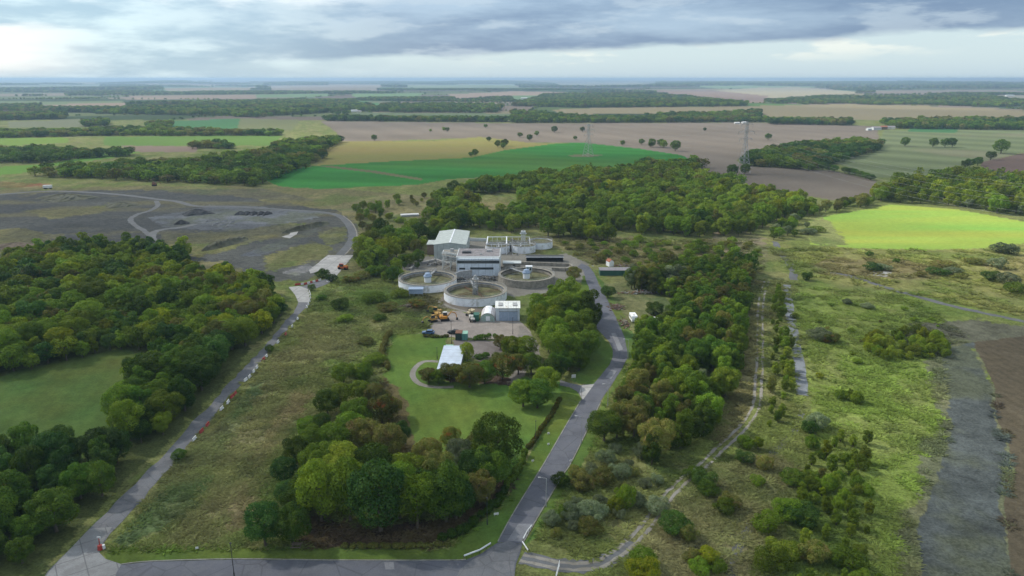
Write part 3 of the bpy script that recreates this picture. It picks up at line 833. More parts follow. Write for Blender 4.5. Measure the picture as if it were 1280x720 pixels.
# left wood, upper
wood('in the left wood above the small meadow', [(-90,338),(0,336),(60,322),(120,326),(200,338),(290,354),(335,370),(356,390),(345,405),(300,440),(200,442),(150,440),(90,450),(0,472),(-90,492)], 5.0, 8.5, LM, 1, kinds=(('round', .85), ('tall', .15)), wfac=1.0)
wood('on the far edge of the left wood', [(60,318),(150,316),(240,322),(238,334),(200,336),(120,325),(60,322)], 5, 8.5, [('blue', .4), ('mid', .4), ('poplar', .2)], 2, kinds=(('tall', 1),))
wood('in the left wood beside the barrier lane', [(200,442),(300,440),(262,488),(235,513),(205,545),(175,575),(140,560),(150,515),(150,490),(190,470)], 5.6, 9, DM, 3, kinds=(('round', .7), ('tall', .3)))
wood('in the wood at the bottom left corner', [(140,560),(175,575),(150,600),(118,632),(82,664),(40,695),(10,720),(-90,750),(-90,575),(0,568),(60,572),(110,570)], 5.4, 8.5, [('blue', .35), ('dark', .35), ('olive', .2), ('grey', .1)], 4, kinds=(('round', .75), ('tall', .25)))
# mid forest
MF = [(535,252),(600,234),(640,228),(700,222),(780,216),(850,213),(870,219),(900,228),(960,244),(1020,262),(1002,272),(975,274),(960,287),(925,298),(900,294),(860,300),(740,302),(690,296),(620,292),(592,284),(548,304),(522,318),(482,332),(455,346),(440,338),(455,315),(470,300),(500,290),(535,280),(560,268)]
wood('in the forest behind the works', MF, 7.0, 9.5, [('dark', .14), ('mid', .34), ('poplar', .27), ('yellow', .13), ('olive', .12)], 5, kinds=(('round', .75), ('tall', .25)), excl=([(592,246),(645,244),(650,264),(600,268)], [(485,258),(535,258),(540,296),(490,296)]))
wood('in the wood by the loop track', [(440,262),(530,246),(560,268),(535,280),(500,290),(470,300),(455,310),(450,285)], 9, 5.5, [('mid', .5), ('olive', .3), ('yellow', .2)], 6, kinds=(('round', .6), ('tall', .4)), excl=([(485,258),(535,258),(540,296),(490,296)],))
wood('in the wood beyond the sunlit field', [(1085,250),(1100,240),(1140,228),(1200,222),(1280,228),(1400,238),(1400,285),(1280,272),(1190,258),(1110,253)], 8, 10, [('mid', .4), ('yellow', .22), ('poplar', .3), ('grey', .08)], 7, kinds=(('round', .6), ('tall', .4)))
wood('on the back edge of the sunlit field', [(1010,266),(1090,250),(1093,257),(1039,266),(1000,275)], 7, 6.5, [('mid', .6), ('olive', .4)], 8)
wood('in the hedgerow left of the sunlit field', [(960,290),(1005,272),(1010,285),(990,300),(965,300)], 8, 5.5, [('dark', .5), ('mid', .3), ('grey', .2)], 9)
# right belt
RB = [(757,548),(768,522),(798,482),(790,450),(798,425),(830,415),(845,395),(852,375),(810,368),(785,362),(790,350),(850,338),(880,342),(920,332),(942,345),(932,380),(926,420),(920,470),(912,510),(888,540),(860,566),(830,585),(805,592),(815,560),(790,550),(775,556)]
wood('in the belt right of the curving road', RB, 4.7, 8.5, [('mid', .38), ('dark', .2), ('olive', .2), ('poplar', .12), ('grey', .10)], 10, kinds=(('round', .3), ('tall', .7)), wfac=.95)
wood('between the two right-hand tracks', [(962,372),(976,352),(984,400),(990,450),(994,500),(980,528),(955,556),(944,566),(962,520),(963,430)], 4.6, 3.6, [('mid', .6), ('poplar', .2), ('olive', .2)], 11, kinds=(('tall', 1),))
# plant screen
wood('in the screen between sheds and road', [(668,402),(690,385),(722,390),(740,405),(742,425),(738,448),(726,464),(708,466),(690,452),(678,432)], 5.2, 11.5, [('dark', .35), ('mid', .5), ('yellow', .1), ('olive', .05)], 12, kinds=(('round', .8), ('tall', .2)))
wood('between the concrete pad and left tank', [(450,345),(500,330),(520,322),(530,335),(500,345),(495,355),(470,352)], 6, 6, [('dark', .4), ('mid', .4), ('rust', .2)], 13)
# single placements near
fg = 'in the clump above the main road'
for a in [(332,682,9,7.5,'blue'),(366,680,8,7,'dark'),(402,652,14,9.5,'mid'),(438,650,14,9,'mid'),(476,664,15.5,12,'blue'),(522,660,12.5,8,'mid'),(558,652,13,10,'dark'),(583,630,7,4,'olive'),
          (621,592,14.5,11,'dark'),(596,612,10,7.5,'blue'),(575,590,8,7,'grey'),(545,618,10,8,'olive'),(508,618,10,9,'mid'),(470,615,11.5,9,'dark'),(432,612,11.5,9,'poplar'),(400,604,9.5,8,'mid'),(382,632,8,7,'dark'),
          (418,575,9,8,'mid'),(455,565,9,9,'olive'),(487,575,9,8,'olive'),(500,560,7,5.5,'blue'),(478,530,8,8,'rust'),(445,535,8,8,'mid'),(425,512,7.5,7,'mid'),(402,550,7,6,'dark'),(450,500,6,6,'mid'),(470,505,6,6.5,'olive'),(360,628,5,5,'blue'),
          (605,570,7,8,'olive'),(535,585,7.5,7,'olive'),(565,562,6,5,'rust'),(392,572,8,7,'mid'),(372,580,7,6.5,'dark'),(410,520,7.5,7,'dark'),(430,480,6.5,6.5,'mid'),(455,478,6,6,'mid'),(440,555,8.5,7.5,'mid'),(356,602,6,6,'blue'),(372,650,7,6.5,'dark'),(500,648,12,9,'mid'),(540,640,10,8,'dark'),(570,648,10,8,'blue'),(462,650,13,9,'mid'),(600,632,8,6.5,'olive'),(490,522,6,5.5,'olive'),(388,548,6,6,'mid'),(612,612,10,8,'dark')]:
    one(fg, *a)
gd = 'beside the cabin in the garden'
for a in [(587,484,7.5,9.5,'rust'),(606,480,7,7,'dark'),(563,478,6,7,'olive'),(628,474,8.5,8.5,'rust'),(648,468,6.5,6.5,'rust'),(642,447,7.5,8.5,'yellow'),(657,449,7.5,8,'mid'),(626,436,5,5,'olive'),(664,468,7,6.5,'dark'),
          (584,452,6.5,4.5,'yellow'),(654,508,7.5,8,'mid'),(672,510,8,8.5,'dark'),(684,494,8.5,8,'mid'),(690,480,8,7,'dark'),(700,470,8,7,'dark'),(536,478,4.5,6,'olive'),(548,480,4.5,5,'mid')]:
    one(gd, *a)
one('between the concrete yard and the road', 718, 351, 6.5, 7, 'olive')
one('overhanging the right edge of the road', 755, 552, 8.5, 8, 'dark')
for a in [(793,360,9.5,9,'mid'),(812,362,10,9,'dark'),(830,358,10,10,'mid'),(760,372,5,6,'blue'),(818,396,6,7,'dark')]:
    one('around the green hut clearing', *a)
# trees standing alone in far fields
fld = [(611,177,7,'dark'),(622,184,9,'dark'),(631,183,10,'dark'),(629,186,8,'dark'),(594,195,8,'dark'),(589,196,6,'dark'),(468,176,9,'dark'),(662,176,9,'dark'),(650,172,8,'mid'),(693,166,11,'dark'),(728,165,9,'dark'),(671,170,8,'dark'),(719,175,6,'dark'),
       (778,182,7,'dark'),(802,181,8,'dark'),(815,184,11,'dark'),(826,184,11,'dark'),(829,185,10,'mid'),(844,189,13,'dark'),(813,184,7,'dark'),(881,164,6,'dark'),(559,165,8,'dark'),(555,164,7,'mid'),(538,165,5,'mid'),(607,160,7,'dark'),
       (915,220,11,'dark'),(931,218,10,'dark'),(960,175,10,'dark'),(1131,183,12,'dark'),(1166,184,12,'dark'),(1181,184,12,'dark'),(1190,184,12,'dark'),(1251,192,17,'dark'),(1238,200,10,'dark'),(1222,207,9,'dark'),(1212,209,9,'dark'),(1206,210,8,'dark')]
for px, py, h, s in fld: one('standing alone in the far fields', px, py, h, h * 1.0, s)
# hedge pieces running into the brown field
for i, (px, py) in enumerate([(1008,208),(1018,210),(1028,212),(1036,214),(1043,215),(1056,217),(1062,218),(1068,219),(1075,221),(1082,223),(1088,225)]):
    one('in the broken hedge across the brown field', px, py, 8 - .3 * i, 8, 'dark')
# shrubs
sb = 'on the rough slope between the two lanes'
for a in [(427,386,4,7,'dark'),(414,352,3.5,5,'blue'),(404,347,4,6,'dark'),(390,363,2.6,3,'dark'),(500,278,3,7,'mid'),(528,279,3.5,7,'dark'),(517,284,3,6,'olive'),(488,272,3,6,'mid'),(432,402,2.5,6,'mid'),(470,345,4,9,'dark'),(452,348,3,7,'olive'),(495,346,4,7,'mid'),(468,378,3.5,9,'mid'),(500,372,3.5,7,'mid'),
          (486,388,3,8,'olive'),(520,384,3,7,'rust'),(224,574,2.5,3.5,'dark'),(338,440,2.2,3,'dark'),(402,375,2,4,'dark'),(438,352,2.5,7,'rust'),(475,400,2,5,'dark'),(455,430,2,6,'olive'),(470,455,3,7,'mid'),(448,470,3.5,7,'mid')]:
    one(sb, *a, 'bush', 'shrub')
wr = 'in the scrub around the right-hand tracks'
for a in [(842,668,4.2,6,'blue'),(822,640,3,5,'grey'),(878,606,3.5,5,'blue'),(868,600,3,5,'dark'),(884,620,3,4.5,'dark'),(930,578,2.8,4.5,'blue'),(1020,536,4.2,6,'grey'),(1012,542,3.5,4,'blue'),(800,712,3.5,6,'mid'),(806,722,3.5,6,'yellow'),
          (883,704,2.6,5,'yellow'),(876,716,2.4,4,'mid'),(780,634,5,4.5,'mid'),(770,640,3.5,4,'yellow'),(795,632,3,4,'grey'),(912,634,3,4.5,'olive'),(903,640,3,4.5,'mid'),(946,606,2,3,'mid'),(960,664,3.8,6,'mid'),(990,606,3,6,'dark'),
          (1000,654,4,7,'blue'),(985,648,4,6,'mid'),(862,676,3,3.5,'olive'),(1026,424,4,8,'grey'),(1038,428,3.5,6,'rust'),(702,606,3,4,'dark'),(690,655,3,3.5,'grey'),(708,648,3,3,'dark'),(740,650,3.5,6,'grey'),(735,668,3,5,'olive'),(728,610,3,5,'olive'),
          (757,605,4,5,'olive'),(774,598,3.5,5,'grey'),(1008,350,3.5,5,'dark'),(993,398,2,3,'mid'),(955,585,3,4,'olive'),(930,560,3,4,'mid'),(868,702,2.4,4,'olive'),(896,715,2.4,3,'mid'),(975,700,4,6,'poplar'),(965,712,4,6,'mid'),(1015,700,3.5,6,'olive'),(1060,708,3.5,6,'mid')]:
    one(wr, *a, 'bush', 'shrub')
ru = 'in the rough meadow by the sunlit field'
for a in [(1090,337,3,9,'blue'),(1104,337,2.6,7,'grey'),(1172,343,3,9,'blue'),(1190,342,3,9,'grey'),(1180,335,3,12,'olive'),(1086,320,2.4,4,'dark'),(1120,328,2,4,'dark'),(1250,316,5,9,'grey'),(1262,318,5,8,'grey'),(1246,335,5,8,'grey'),(1238,350,4,8,'blue'),
          (1262,356,5,9,'grey'),(1270,366,4,9,'mid'),(1220,330,2.5,10,'olive'),(1150,345,2,5,'olive'),(1200,347,2,6,'olive'),(1020,290,3,10,'mid'),(1010,293,3.5,9,'grey'),(1085,385,2,5,'grey'),(1060,380,2,4,'grey')]:
    one(ru, *a, 'bush', 'shrub')
wood('on the bank beside the grey scree', [(1070,440),(1085,422),(1130,415),(1180,424),(1186,446),(1110,452)], 3.6, 3.0, [('poplar', .5), ('yellow', .2), ('mid', .3)], 14, kinds=(('bush', 1),), wfac=1.1, cls='shrub')
wood('in the green thicket at the bottom right', [(1012,560),(1030,500),(1060,484),(1090,520),(1084,600),(1092,700),(1100,740),(940,740),(960,690),(1000,660),(1000,600)], 3.9, 2.7, [('poplar', .5), ('mid', .38), ('yellow', .06), ('olive', .06)], 15, kinds=(('bush', .45), ('tall', .55)), wfac=1.15, cls='shrub')
wood('on the weedy bank right of the road', [(770,560),(800,560),(830,590),(820,625),(790,650),(740,690),(690,672),(700,630),(735,570)], 6, 2.4, [('olive', .5), ('grey', .3), ('dark', .2)], 16, kinds=(('bush', 1),), wfac=1.3, cls='shrub')
wood('among the dry grass behind the plant', [(700,300),(860,303),(940,303),(955,325),(900,332),(760,330),(715,322)], 9, 3.2, [('olive', .4), ('mid', .4), ('dark', .2)], 18, kinds=(('bush', 1),), wfac=1.5, cls='shrub')
wood('in the meadow right of the stone strip', [(1000,380),(1160,380),(1180,420),(1060,470),(1020,480)], 14, 1.5, [('olive', .4), ('mid', .4), ('yellow', .2)], 19, kinds=(('bush', 1),), wfac=1.4, cls='shrub')

_tw = np.array(smoothline([P(*p)[:2] for p in TW], 5)); _st = np.array(smoothline([P(*p)[:2] for p in [(983,356),(987,387),(994,425),(1000,460),(1003,494)]], 5))
def _clear(t):
    q = np.array([t['x'], t['y']]); rw = t['w'] * (.42 if t['kind'] == 'round' else (.25 if t['kind'] == 'tall' else .5))
    return t.get('keep') or min(np.hypot(*(_tw - q).T).min(), np.hypot(*(_st - q).T).min()) > 1.4 + rw * .8
TREES = [t for t in TREES if _clear(t)]
for t in TREES:
    t['d'] = math.sqrt(t['x'] ** 2 + t['y'] ** 2 + HC ** 2)
    t['size'] = t['h'] * max(t['w'], t['h'] * .5) / t['d'] ** 2
    on = -15 < t['u'] < 1295 and t['v'] < 760 + F * t['h'] / t['d'] * .5
    t['rank'] = t['size'] * (1 if on else 0) + (10 if t.get('keep') and on else 0)
def split(cls, n):
    L_ = sorted([t for t in TREES if t['cls'] == cls], key=lambda t: -t['rank'])
    return [t for t in L_[:n] if t['rank'] > 0], L_[n:] + [t for t in L_[:n] if t['rank'] <= 0]
big, rest = split('tree', 296)
bigs, rests = split('shrub', 230)
print('trees', len(big), len(rest), 'shrubs', len(bigs), len(rests))

KN = {'round': 'spreading', 'tall': 'upright', 'bush': 'low'}
for t in big + bigs:
    sz = t['h']
    if t['cls'] == 'tree':
        szw = 'tall' if sz > 10.5 else ('small' if sz < 7.2 else 'middling')
        t['base'] = '%s %s %s tree %s' % (szw, KN[t['kind']], SPN[t['sp']], t['where'])
    else:
        t['base'] = '%s %s bush %s' % ('wide' if t['w'] > 5 else 'small', SPN[t['sp']], t['where'])
groups = {}
for t in big + bigs: groups.setdefault(t['base'], []).append(t)
ORD = ['', 'second', 'third', 'fourth', 'fifth', 'sixth', 'seventh', 'eighth', 'ninth', 'tenth', 'eleventh', 'twelfth']
for b_, L_ in groups.items():
    L_.sort(key=lambda t: t['u']); n = len(L_)
    w = b_.split()
    for i, t in enumerate(L_):
        if n == 1: t['label'] = b_; continue
        if n > 12:
            if i < 6: pre = 'leftmost' if i == 0 else ORD[i] + ' from left,'
            elif n - 1 - i < 6: pre = 'rightmost' if i == n - 1 else ORD[n - 1 - i] + ' from right,'
            else: pre = 'one of the middle'
            if pre.startswith('one'):
                t['label'] = 'one of many ' + ' '.join(w[1:])
            else: t['label'] = pre + ' ' + b_
        else:
            pre = 'leftmost' if i == 0 else ('rightmost' if i == n - 1 else ORD[i] + ' from left,')
            t['label'] = pre + ' ' + b_
vc = 0
for t in big + bigs:
    lod = 0 if t['d'] < 330 else (1 if t['d'] < 620 else 2)
    if t.get('keep') and t['d'] > 620: lod = 1
    var = random.randrange(4)
    g_ = {'tree': 'trees ', 'shrub': 'bushes '}[t['cls']] + t['where']
    rz = random.random() * 6.28
    z = float(H(t['x'], t['y']))
    cat = t['cls']
    if t['cls'] == 'tree':
        nm = 'broadleaf_tree' if t['kind'] == 'round' else 'young_tree'
        o = thing(nm, t['label'], 'tree', (t['x'], t['y'], z), rz, g_)
        o.scale = (t['w'], t['w'], t['h'])
        for nm2, m2 in (('trunk', trunk_mesh(t['kind'], var)), ('crown', crown_mesh(t['kind'], var, lod, t['sp']))):
            c = bpy.data.objects.new(nm2, m2); COL.objects.link(c); c.parent = o
    else:
        o = thing('bush', t['label'], 'bush', (t['x'], t['y'], z), rz, g_)
        o.scale = (t['w'], t['w'], t['h'] * 1.25)
        for nm2, m2 in (('stems', trunk_mesh('bush', var)), ('foliage', crown_mesh(t['kind'], var, lod, t['sp']))):
            c = bpy.data.objects.new(nm2, m2); COL.objects.link(c); c.parent = o

def scatter_trees(name, items, lodf, label, cat):
    kinds = sorted({(t['kind'], t['sp']) for t in items}); meshes = []; base = {}
    for kd, sp in kinds:
        for lod in (0, 1, 2):
            base[(kd, sp, lod)] = len(meshes)
            for va in range(3): meshes.append(whole_mesh(kd, va, lod, sp))
    pts = np.array([(t['x'], t['y'], float(H(t['x'], t['y']))) for t in items])
    rs = np.random.RandomState(3)
    scl = np.array([(t['w'], t['w'], t['h']) for t in items])
    idx = [base[(t['kind'], t['sp'], lodf(t['d']))] + rs.randint(3) for t in items]
    o = scatter(name, pts, rs.rand(len(items)) * 6.28, scl, idx, meshes); tag(o, label, cat)
lf = lambda d: 0 if d < 230 else (1 if d < 620 else 2)
scatter_trees('woodland', rest, lf, 'dense broadleaf woodland filling the left side and the middle distance', 'woodland')
scatter_trees('scrub', rests, lf, 'low scrub bushes scattered through the rough grass', 'scrub')

# ------------------------------------------------------------------ far woods and hedges
FW = [
 [(-60,142),(82,141),(82,149),(-60,152)], [(75,139),(280,142),(280,145),(75,142)], [(160,131),(320,128),(320,147),(160,142)],
 [(-60,168),(100,166),(132,170),(-60,174)], [(115,165),(150,163),(320,167),(352,168),(352,170),(120,170)],
 [(-60,192),(60,189),(110,194),(160,192),(165,195),(100,199),(60,204),(-60,205)],
 [(130,211),(180,207),(240,205),(290,198),(330,193),(398,190),(405,198),(380,212),(345,224),(320,233),(190,227),(30,220),(60,216),(130,213)],
 [(345,184),(370,179),(410,177),(428,178),(410,186),(400,195),(385,208),(330,217)],
 [(320,127),(440,127),(470,136),(490,130),(630,134),(620,141),(500,141),(440,139),(320,147)],
 [(405,149),(640,151),(640,153),(405,151.5)], [(640,151),(960,151),(960,153),(640,154)],
 [(680,120),(820,118),(935,131),(930,133),(730,135),(640,133)],
 [(640,142),(700,147),(760,147),(900,145),(950,141),(950,151),(800,153.5),(640,153)],
 [(960,129),(1060,122),(1090,128),(970,131)], [(1140,126),(1240,123),(1290,131),(1240,135),(1140,131)],
 [(1100,154),(1160,153),(1280,152),(1400,155),(1400,163),(1280,163),(1120,161)], [(960,152),(1065,153),(1065,157),(960,155.5)],
 [(922,207),(945,194),(1000,184),(1060,180),(1085,179),(1102,182),(1098,189),(1050,204),(1015,214),(960,210)],
 [(100,115),(180,115),(185,118),(100,118)], [(330,105),(410,104),(410,107),(330,107)], [(820,104),(960,103),(1280,105),(1280,109),(1000,108),(820,107)],
 [(100,156),(135,153),(135,158),(105,159)], [(183,158),(215,157),(213,161),(185,161)], [(238,183),(290,183),(290,186),(240,186)],
 [(870,206),(880,210),(865,216),(840,212),(800,212),(800,208)],
]
X = []; Y = []; S = []
rs = np.random.RandomState(5)
for sp, r0, r1, sc_ in ((9.5, 500, 1700, 1.), (12, 1700, 3200, 1.15), (17, 3200, 6500, 1.4), (36, 6500, 15000, 2.6)):
    xs = np.arange(-r1 * .8, r1 * .8, sp); ys = np.arange(r0 * .6, r1, sp)
    x, y = np.meshgrid(xs, ys); x = x.ravel(); y = y.ravel()
    rad = np.hypot(x, y); k = (rad > r0) & (rad < r1) & (np.abs(np.arctan2(x, y)) < R(42)); x = x[k]; y = y[k]
    x = x + rs.uniform(-.4, .4, x.size) * sp; y = y + rs.uniform(-.4, .4, y.size) * sp
    uu, vv = project(x, y)
    inw = np.zeros(x.shape, bool)
    for p in FW: inw |= inpoly(uu, vv + 0 * uu, p)
    inw &= (vv > 152) | (fbm(x * .7, y * 1.2, 210, 3, 18) > .41)
    inf = np.zeros(x.shape, bool)
    for p, c, a_, cl in FIELDS:
        if cl in 'fpgosb': inf |= inpoly(uu, vv, p)
    idc, dd = vor(x, y)
    pi = (idc * len(PAL)).astype(int) % len(PAL)
    wc = fbm(x * .4, y * 1.3, 560, 4, 8) > .60 + .03 * (np.hypot(x, y) > 6500)
    hd = (dd < .03) & (rs.rand(x.size) < .7) & (rad[:0].size == 0) & (np.hypot(x, y) < 7000)
    pat = (wc | hd) & ~inf & (vv < 150)
    k = inw | pat
    X.append(x[k]); Y.append(y[k]); S.append(np.full(k.sum(), sc_) * np.where(inw[k], 1.05, np.where(wc[k], .85, .5)))
X = np.concatenate(X); Y = np.concatenate(Y); S = np.concatenate(S); n = len(X)
print('far trees', n)
meshes = []
for sp_ in ('dark', 'mid', 'blue', 'olive'):
    for va in range(3): meshes.append(whole_mesh('round', va, 2, sp_))
hh = rs.uniform(6.5, 11, n) * S * np.where(np.hypot(X, Y) > 1500, 1.15, 1); ww = rs.uniform(11, 15, n) * S
cl = fbm(X, Y, 120, 3, 9)
ci = np.where(cl < .42, 0, np.where(cl < .56, 1, np.where(cl < .62, 3, 2)))
ci = np.where(rs.rand(n) < .25, rs.randint(0, 4, n), ci)
o = scatter('distant_woods', np.stack([X, Y, H(X, Y) - .3], -1), rs.rand(n) * 6.28, np.stack([ww, ww, hh], -1), ci * 3 + rs.randint(0, 3, n), meshes)
tag(o, 'far-off woods and hedgerows between the fields towards the horizon', 'woods')

# ------------------------------------------------------------------ rough grass tussocks
def tuft(rs, n, mat, lean=.5):
    a = rs.rand(n) * 6.28; q = .5 * np.sqrt(rs.rand(n)); b = np.stack([q * np.cos(a), q * np.sin(a), np.zeros(n)], -1)
    d = unit(np.stack([np.cos(a) * lean, np.sin(a) * lean, np.ones(n)], -1) + rs.normal(size=(n, 3)) * .25)
    l = rs.uniform(.5, 1.0, n)[:, None]; w = np.cross(d, unit(rs.normal(size=(n, 3)))); w = unit(w) * rs.uniform(.06, .13, n)[:, None]
    co = np.stack([b - w, b + w, b + d * l + w * .3, b + d * l - w * .3], 1).reshape(-1, 3)
    return npmesh('grass_tuft', co, np.arange(len(co)).reshape(-1, 4), [mat])
rs = np.random.RandomState(12)
tm = [tuft(rs, 40, tuftmat('rough_grass_blades', k_), l_) for k_, l_ in ((.95, .9), (1.05, 1.3), (1.2, .7), (.85, 1.1))]
def rough_pts(r0, r1, sp):
    x, y = np.meshgrid(np.arange(-r1 * .75, r1 * .75, sp), np.arange(r0 * .7, r1, sp)); x = x.ravel(); y = y.ravel()
    rad = np.hypot(x, y); k = (rad > r0) & (rad < r1) & (np.abs(np.arctan2(x, y)) < R(38)); x = x[k]; y = y[k]
    x = x + rs.uniform(-.5, .5, x.size) * sp; y = y + rs.uniform(-.5, .5, y.size) * sp
    return x, y
IND = [[(388,385),(420,348),(500,350),(560,384),(536,400),(534,418),(486,416),(480,470),(505,560),(520,600),(540,650),(560,684),(130,690),(240,556)],
       [(668,672),(692,640),(742,555),(758,510),(800,440),(920,350),(960,350),(1140,370),(1215,425),(1177,434),(1186,544),(1145,652),(1147,760),(660,760),(760,712)],
       [(1245,480),(1262,545),(1266,620),(1262,760),(1252,760),(1252,626),(1258,581),(1240,525)],
       [(690,298),(940,300),(960,340),(900,335),(740,330)], [(960,310),(1300,312),(1300,400),(1130,366),(1000,345)], [(400,640),(560,650),(640,600),(650,560),(640,620),(560,684),(330,684)]]
TRK = [p for p in TW]
twg = np.array([P(*p)[:2] for p in TW]); twg = np.array(smoothline(twg, 6))
stg = np.array(smoothline([P(*p)[:2] for p in [(983,356),(987,387),(994,425),(1000,460),(1003,494)]], 6))
fdg = np.array(smoothline([P(*p)[:2] for p in [(1036,341),(1062,345),(1130,366),(1200,385),(1280,402)]], 6))
PT = []
for r0, r1, sp in ((90, 210, .95), (210, 330, 1.5), (330, 460, 2.6)):
    x, y = rough_pts(r0, r1, sp); uu, vv = project(x, y)
    k = np.zeros(x.shape, bool)
    for p in IND: k |= inpoly(uu, vv, p)
    x, y, uu, vv = x[k], y[k], uu[k], vv[k]
    for ln, wd in ((twg, 2.0), (stg, 2.3), (fdg, 2.0)):
        dmin = np.full(x.shape, 1e9)
        for q in ln: dmin = np.minimum(dmin, np.hypot(x - q[0], y - q[1]))
        k = dmin > wd; x, y, uu, vv = x[k], y[k], uu[k], vv[k]
    dn = fbm(x, y, 8, 4, 77); k = dn + rs.rand(x.size) * .35 > .56 + .13 * (uu > 1000)
    x, y = x[k], y[k]
    # each tuft takes the colour family of the ground it grows on
    dpi = np.degrees(np.arctan2(HC, np.hypot(x, y)))
    ri = np.searchsorted(-np.degrees(dep), -dpi); ri = np.clip(ri, 0, shp[0] - 1); ai = np.clip(((np.degrees(np.arctan2(x, y)) + 52) / .095).astype(int), 0, shp[1] - 1)
    gc = col.reshape(shp[0], shp[1], 3)[ri, ai]
    s = rs.uniform(.55, 1.35, len(x)) * (1 if sp < 1 else (1.3 if sp < 2 else 1.9))
    PT.append((x, y, s, gc))
x, y, s = [np.concatenate([p[i] for p in PT]) for i in range(3)]; gc = np.concatenate([p[3] for p in PT])
print('tufts', len(x))
ver = fbm(x, y, 5, 3, 79)[:, None]
gc = gc * (.8 + .5 * ver) + np.array([.03, .045, 0]) * (ver - .45)
o = scatter('rough_grass', np.stack([x, y, np.zeros(len(x))], -1), rs.rand(len(x)) * 6.28, np.stack([s * 1.5, s * 1.5, s * .42], -1), rs.randint(0, 4, len(x)), tm, cols=np.clip(gc * np.array([1.0, 1.05, .95]) * 1.12, .02, .5))
tag(o, 'tussocky rough grass and weeds over the open slopes', 'grass')
# ------------------------------------------------------------------ treatment works
GREENGREY = corrugated('grey_green_cladding', (.40, .44, .42), .6, 0)
ROOFGG = corrugated('grey_green_roof', (.46, .50, .46), .7, 1)
BLUEW = corrugated('pale_blue_cladding', (.58, .65, .72), .6, 0)
WHITE = solid('white_paint', (.80, .82, .84), .5, var=.1, scale=.6, dirt=(.45, .44, .40))
TANKW = solid('tank_white_render', (.80, .83, .87), .6, var=.1, scale=.35, dirt=(.36, .36, .31))
STONEW = solid('stained_concrete', (.26, .24, .20), .9, var=.3, scale=.8, dirt=(.13, .12, .09))
DARK = solid('dark_steel', (.035, .038, .04), .6)
GREYST = solid('grey_steel', (.34, .35, .35), .5, var=.2, dirt=(.2, .15, .1))
PALEST = solid('pale_galvanised_steel', (.58, .60, .59), .45, var=.15)
FELT = solid('roof_felt', (.25, .23, .23), .9, var=.3, scale=.6, dirt=(.15, .14, .13))
FASC = solid('pale_fascia', (.52, .55, .54), .6, var=.1)
GLASSD = solid('dark_glazing', (.03, .04, .045), .15, spec=.6)
BROWNW = solid('brown_brick', (.19, .14, .11), .9, var=.25, scale=2)
RUST = solid('rusty_steel', (.17, .085, .055), .85, var=.3, scale=2)
SLUDGE = solid('weedy_sludge', (.13, .125, .06), .95, var=.5, scale=.25, dirt=(.06, .095, .03))
YEL = solid('machine_yellow', (.42, .25, .06), .5, var=.15, dirt=(.2, .13, .06))
ORG = solid('machine_orange', (.48, .13, .04), .5)
REDP = solid('red_plastic', (.36, .05, .04), .45, var=.1)
WPL = solid('white_plastic', (.66, .66, .65), .45, var=.08)
BLUEP = solid('blue_paint', (.06, .12, .25), .3, spec=.6)
BLUEG = solid('blue_grey_cladding', (.30, .38, .50), .5, var=.15)
GRNP = solid('green_paint', (.03, .12, .08), .5, var=.2)
GRNL = solid('pale_green_paint', (.25, .45, .34), .5)
BLK = solid('black_rubber', (.02, .02, .02), .8)
ROOFW = corrugated('pale_blue_grey_roof', (.50, .57, .66), .8, 1)
ROOFWH = corrugated('cream_roof', (.72, .74, .70), .6, 0, rust=(.4, .3, .2))
NISSEN = corrugated('rusty_curved_roof', (.52, .50, .50), .5, 1, rust=(.34, .11, .08))
GRNW = corrugated('green_cladding', (.035, .11, .085), .5, 0)
TILE = solid('red_tiles', (.30, .12, .07), .9, var=.2, scale=.6)
TIMB = solid('weathered_timber', (.16, .13, .10), .9)
AGED = corrugated('aged_sheet_roof', (.25, .23, .24), .6, 0)

def gable_hut(t, w, l, h, rise, wallm, roofm, ridge_along='y', over=.3, ridge=None):
    """walls and roof of a gabled building, base centred on the thing"""
    wb = MB()
    prof = [(-w / 2, 0), (w / 2, 0), (w / 2, h), (0, h + rise), (-w / 2, h)]
    n = 5
    if ridge_along == 'y':
        vs = [(a, -l / 2, b) for a, b in prof] + [(a, l / 2, b) for a, b in prof]
    else:
        vs = [(-l / 2, a, b) for a, b in prof] + [(l / 2, a, b) for a, b in prof]
    fs = [(i, (i + 1) % n, n + (i + 1) % n, n + i) for i in range(n) if i not in (2, 3)] + [tuple(range(n))[::-1], tuple(range(n, 2 * n))]
    wb.add(vs, fs); wb.build('wall', wallm, t)
    rb = MB(); e = over
    k = rise / (w / 2)
    for s in (-1, 1):
        q = [(s * (w / 2 + e), h - e * k + .04), (0, h + rise + .04), (0, h + rise + .2), (s * (w / 2 + e), h - e * k + .18)]
        if ridge_along == 'y': vs = [(a, -l / 2 - e, b) for a, b in q] + [(a, l / 2 + e, b) for a, b in q]
        else: vs = [(-l / 2 - e, a, b) for a, b in q] + [(l / 2 + e, a, b) for a, b in q]
        rb.add(vs, [(0, 1, 5, 4), (1, 2, 6, 5), (2, 3, 7, 6), (3, 0, 4, 7), (0, 3, 2, 1), (4, 5, 6, 7)])
    ro = rb.build('roof', roofm, t)
    if ridge:
        r2 = MB()
        if ridge_along == 'y': r2.beam((0, -l / 2 - e, h + rise + .25), (0, l / 2 + e, h + rise + .25), .7, h=.12)
        else: r2.beam((-l / 2 - e, 0, h + rise + .25), (l / 2 + e, 0, h + rise + .25), .7, h=.12)
        r2.build('ridge_cap', ridge, ro)
    return ro

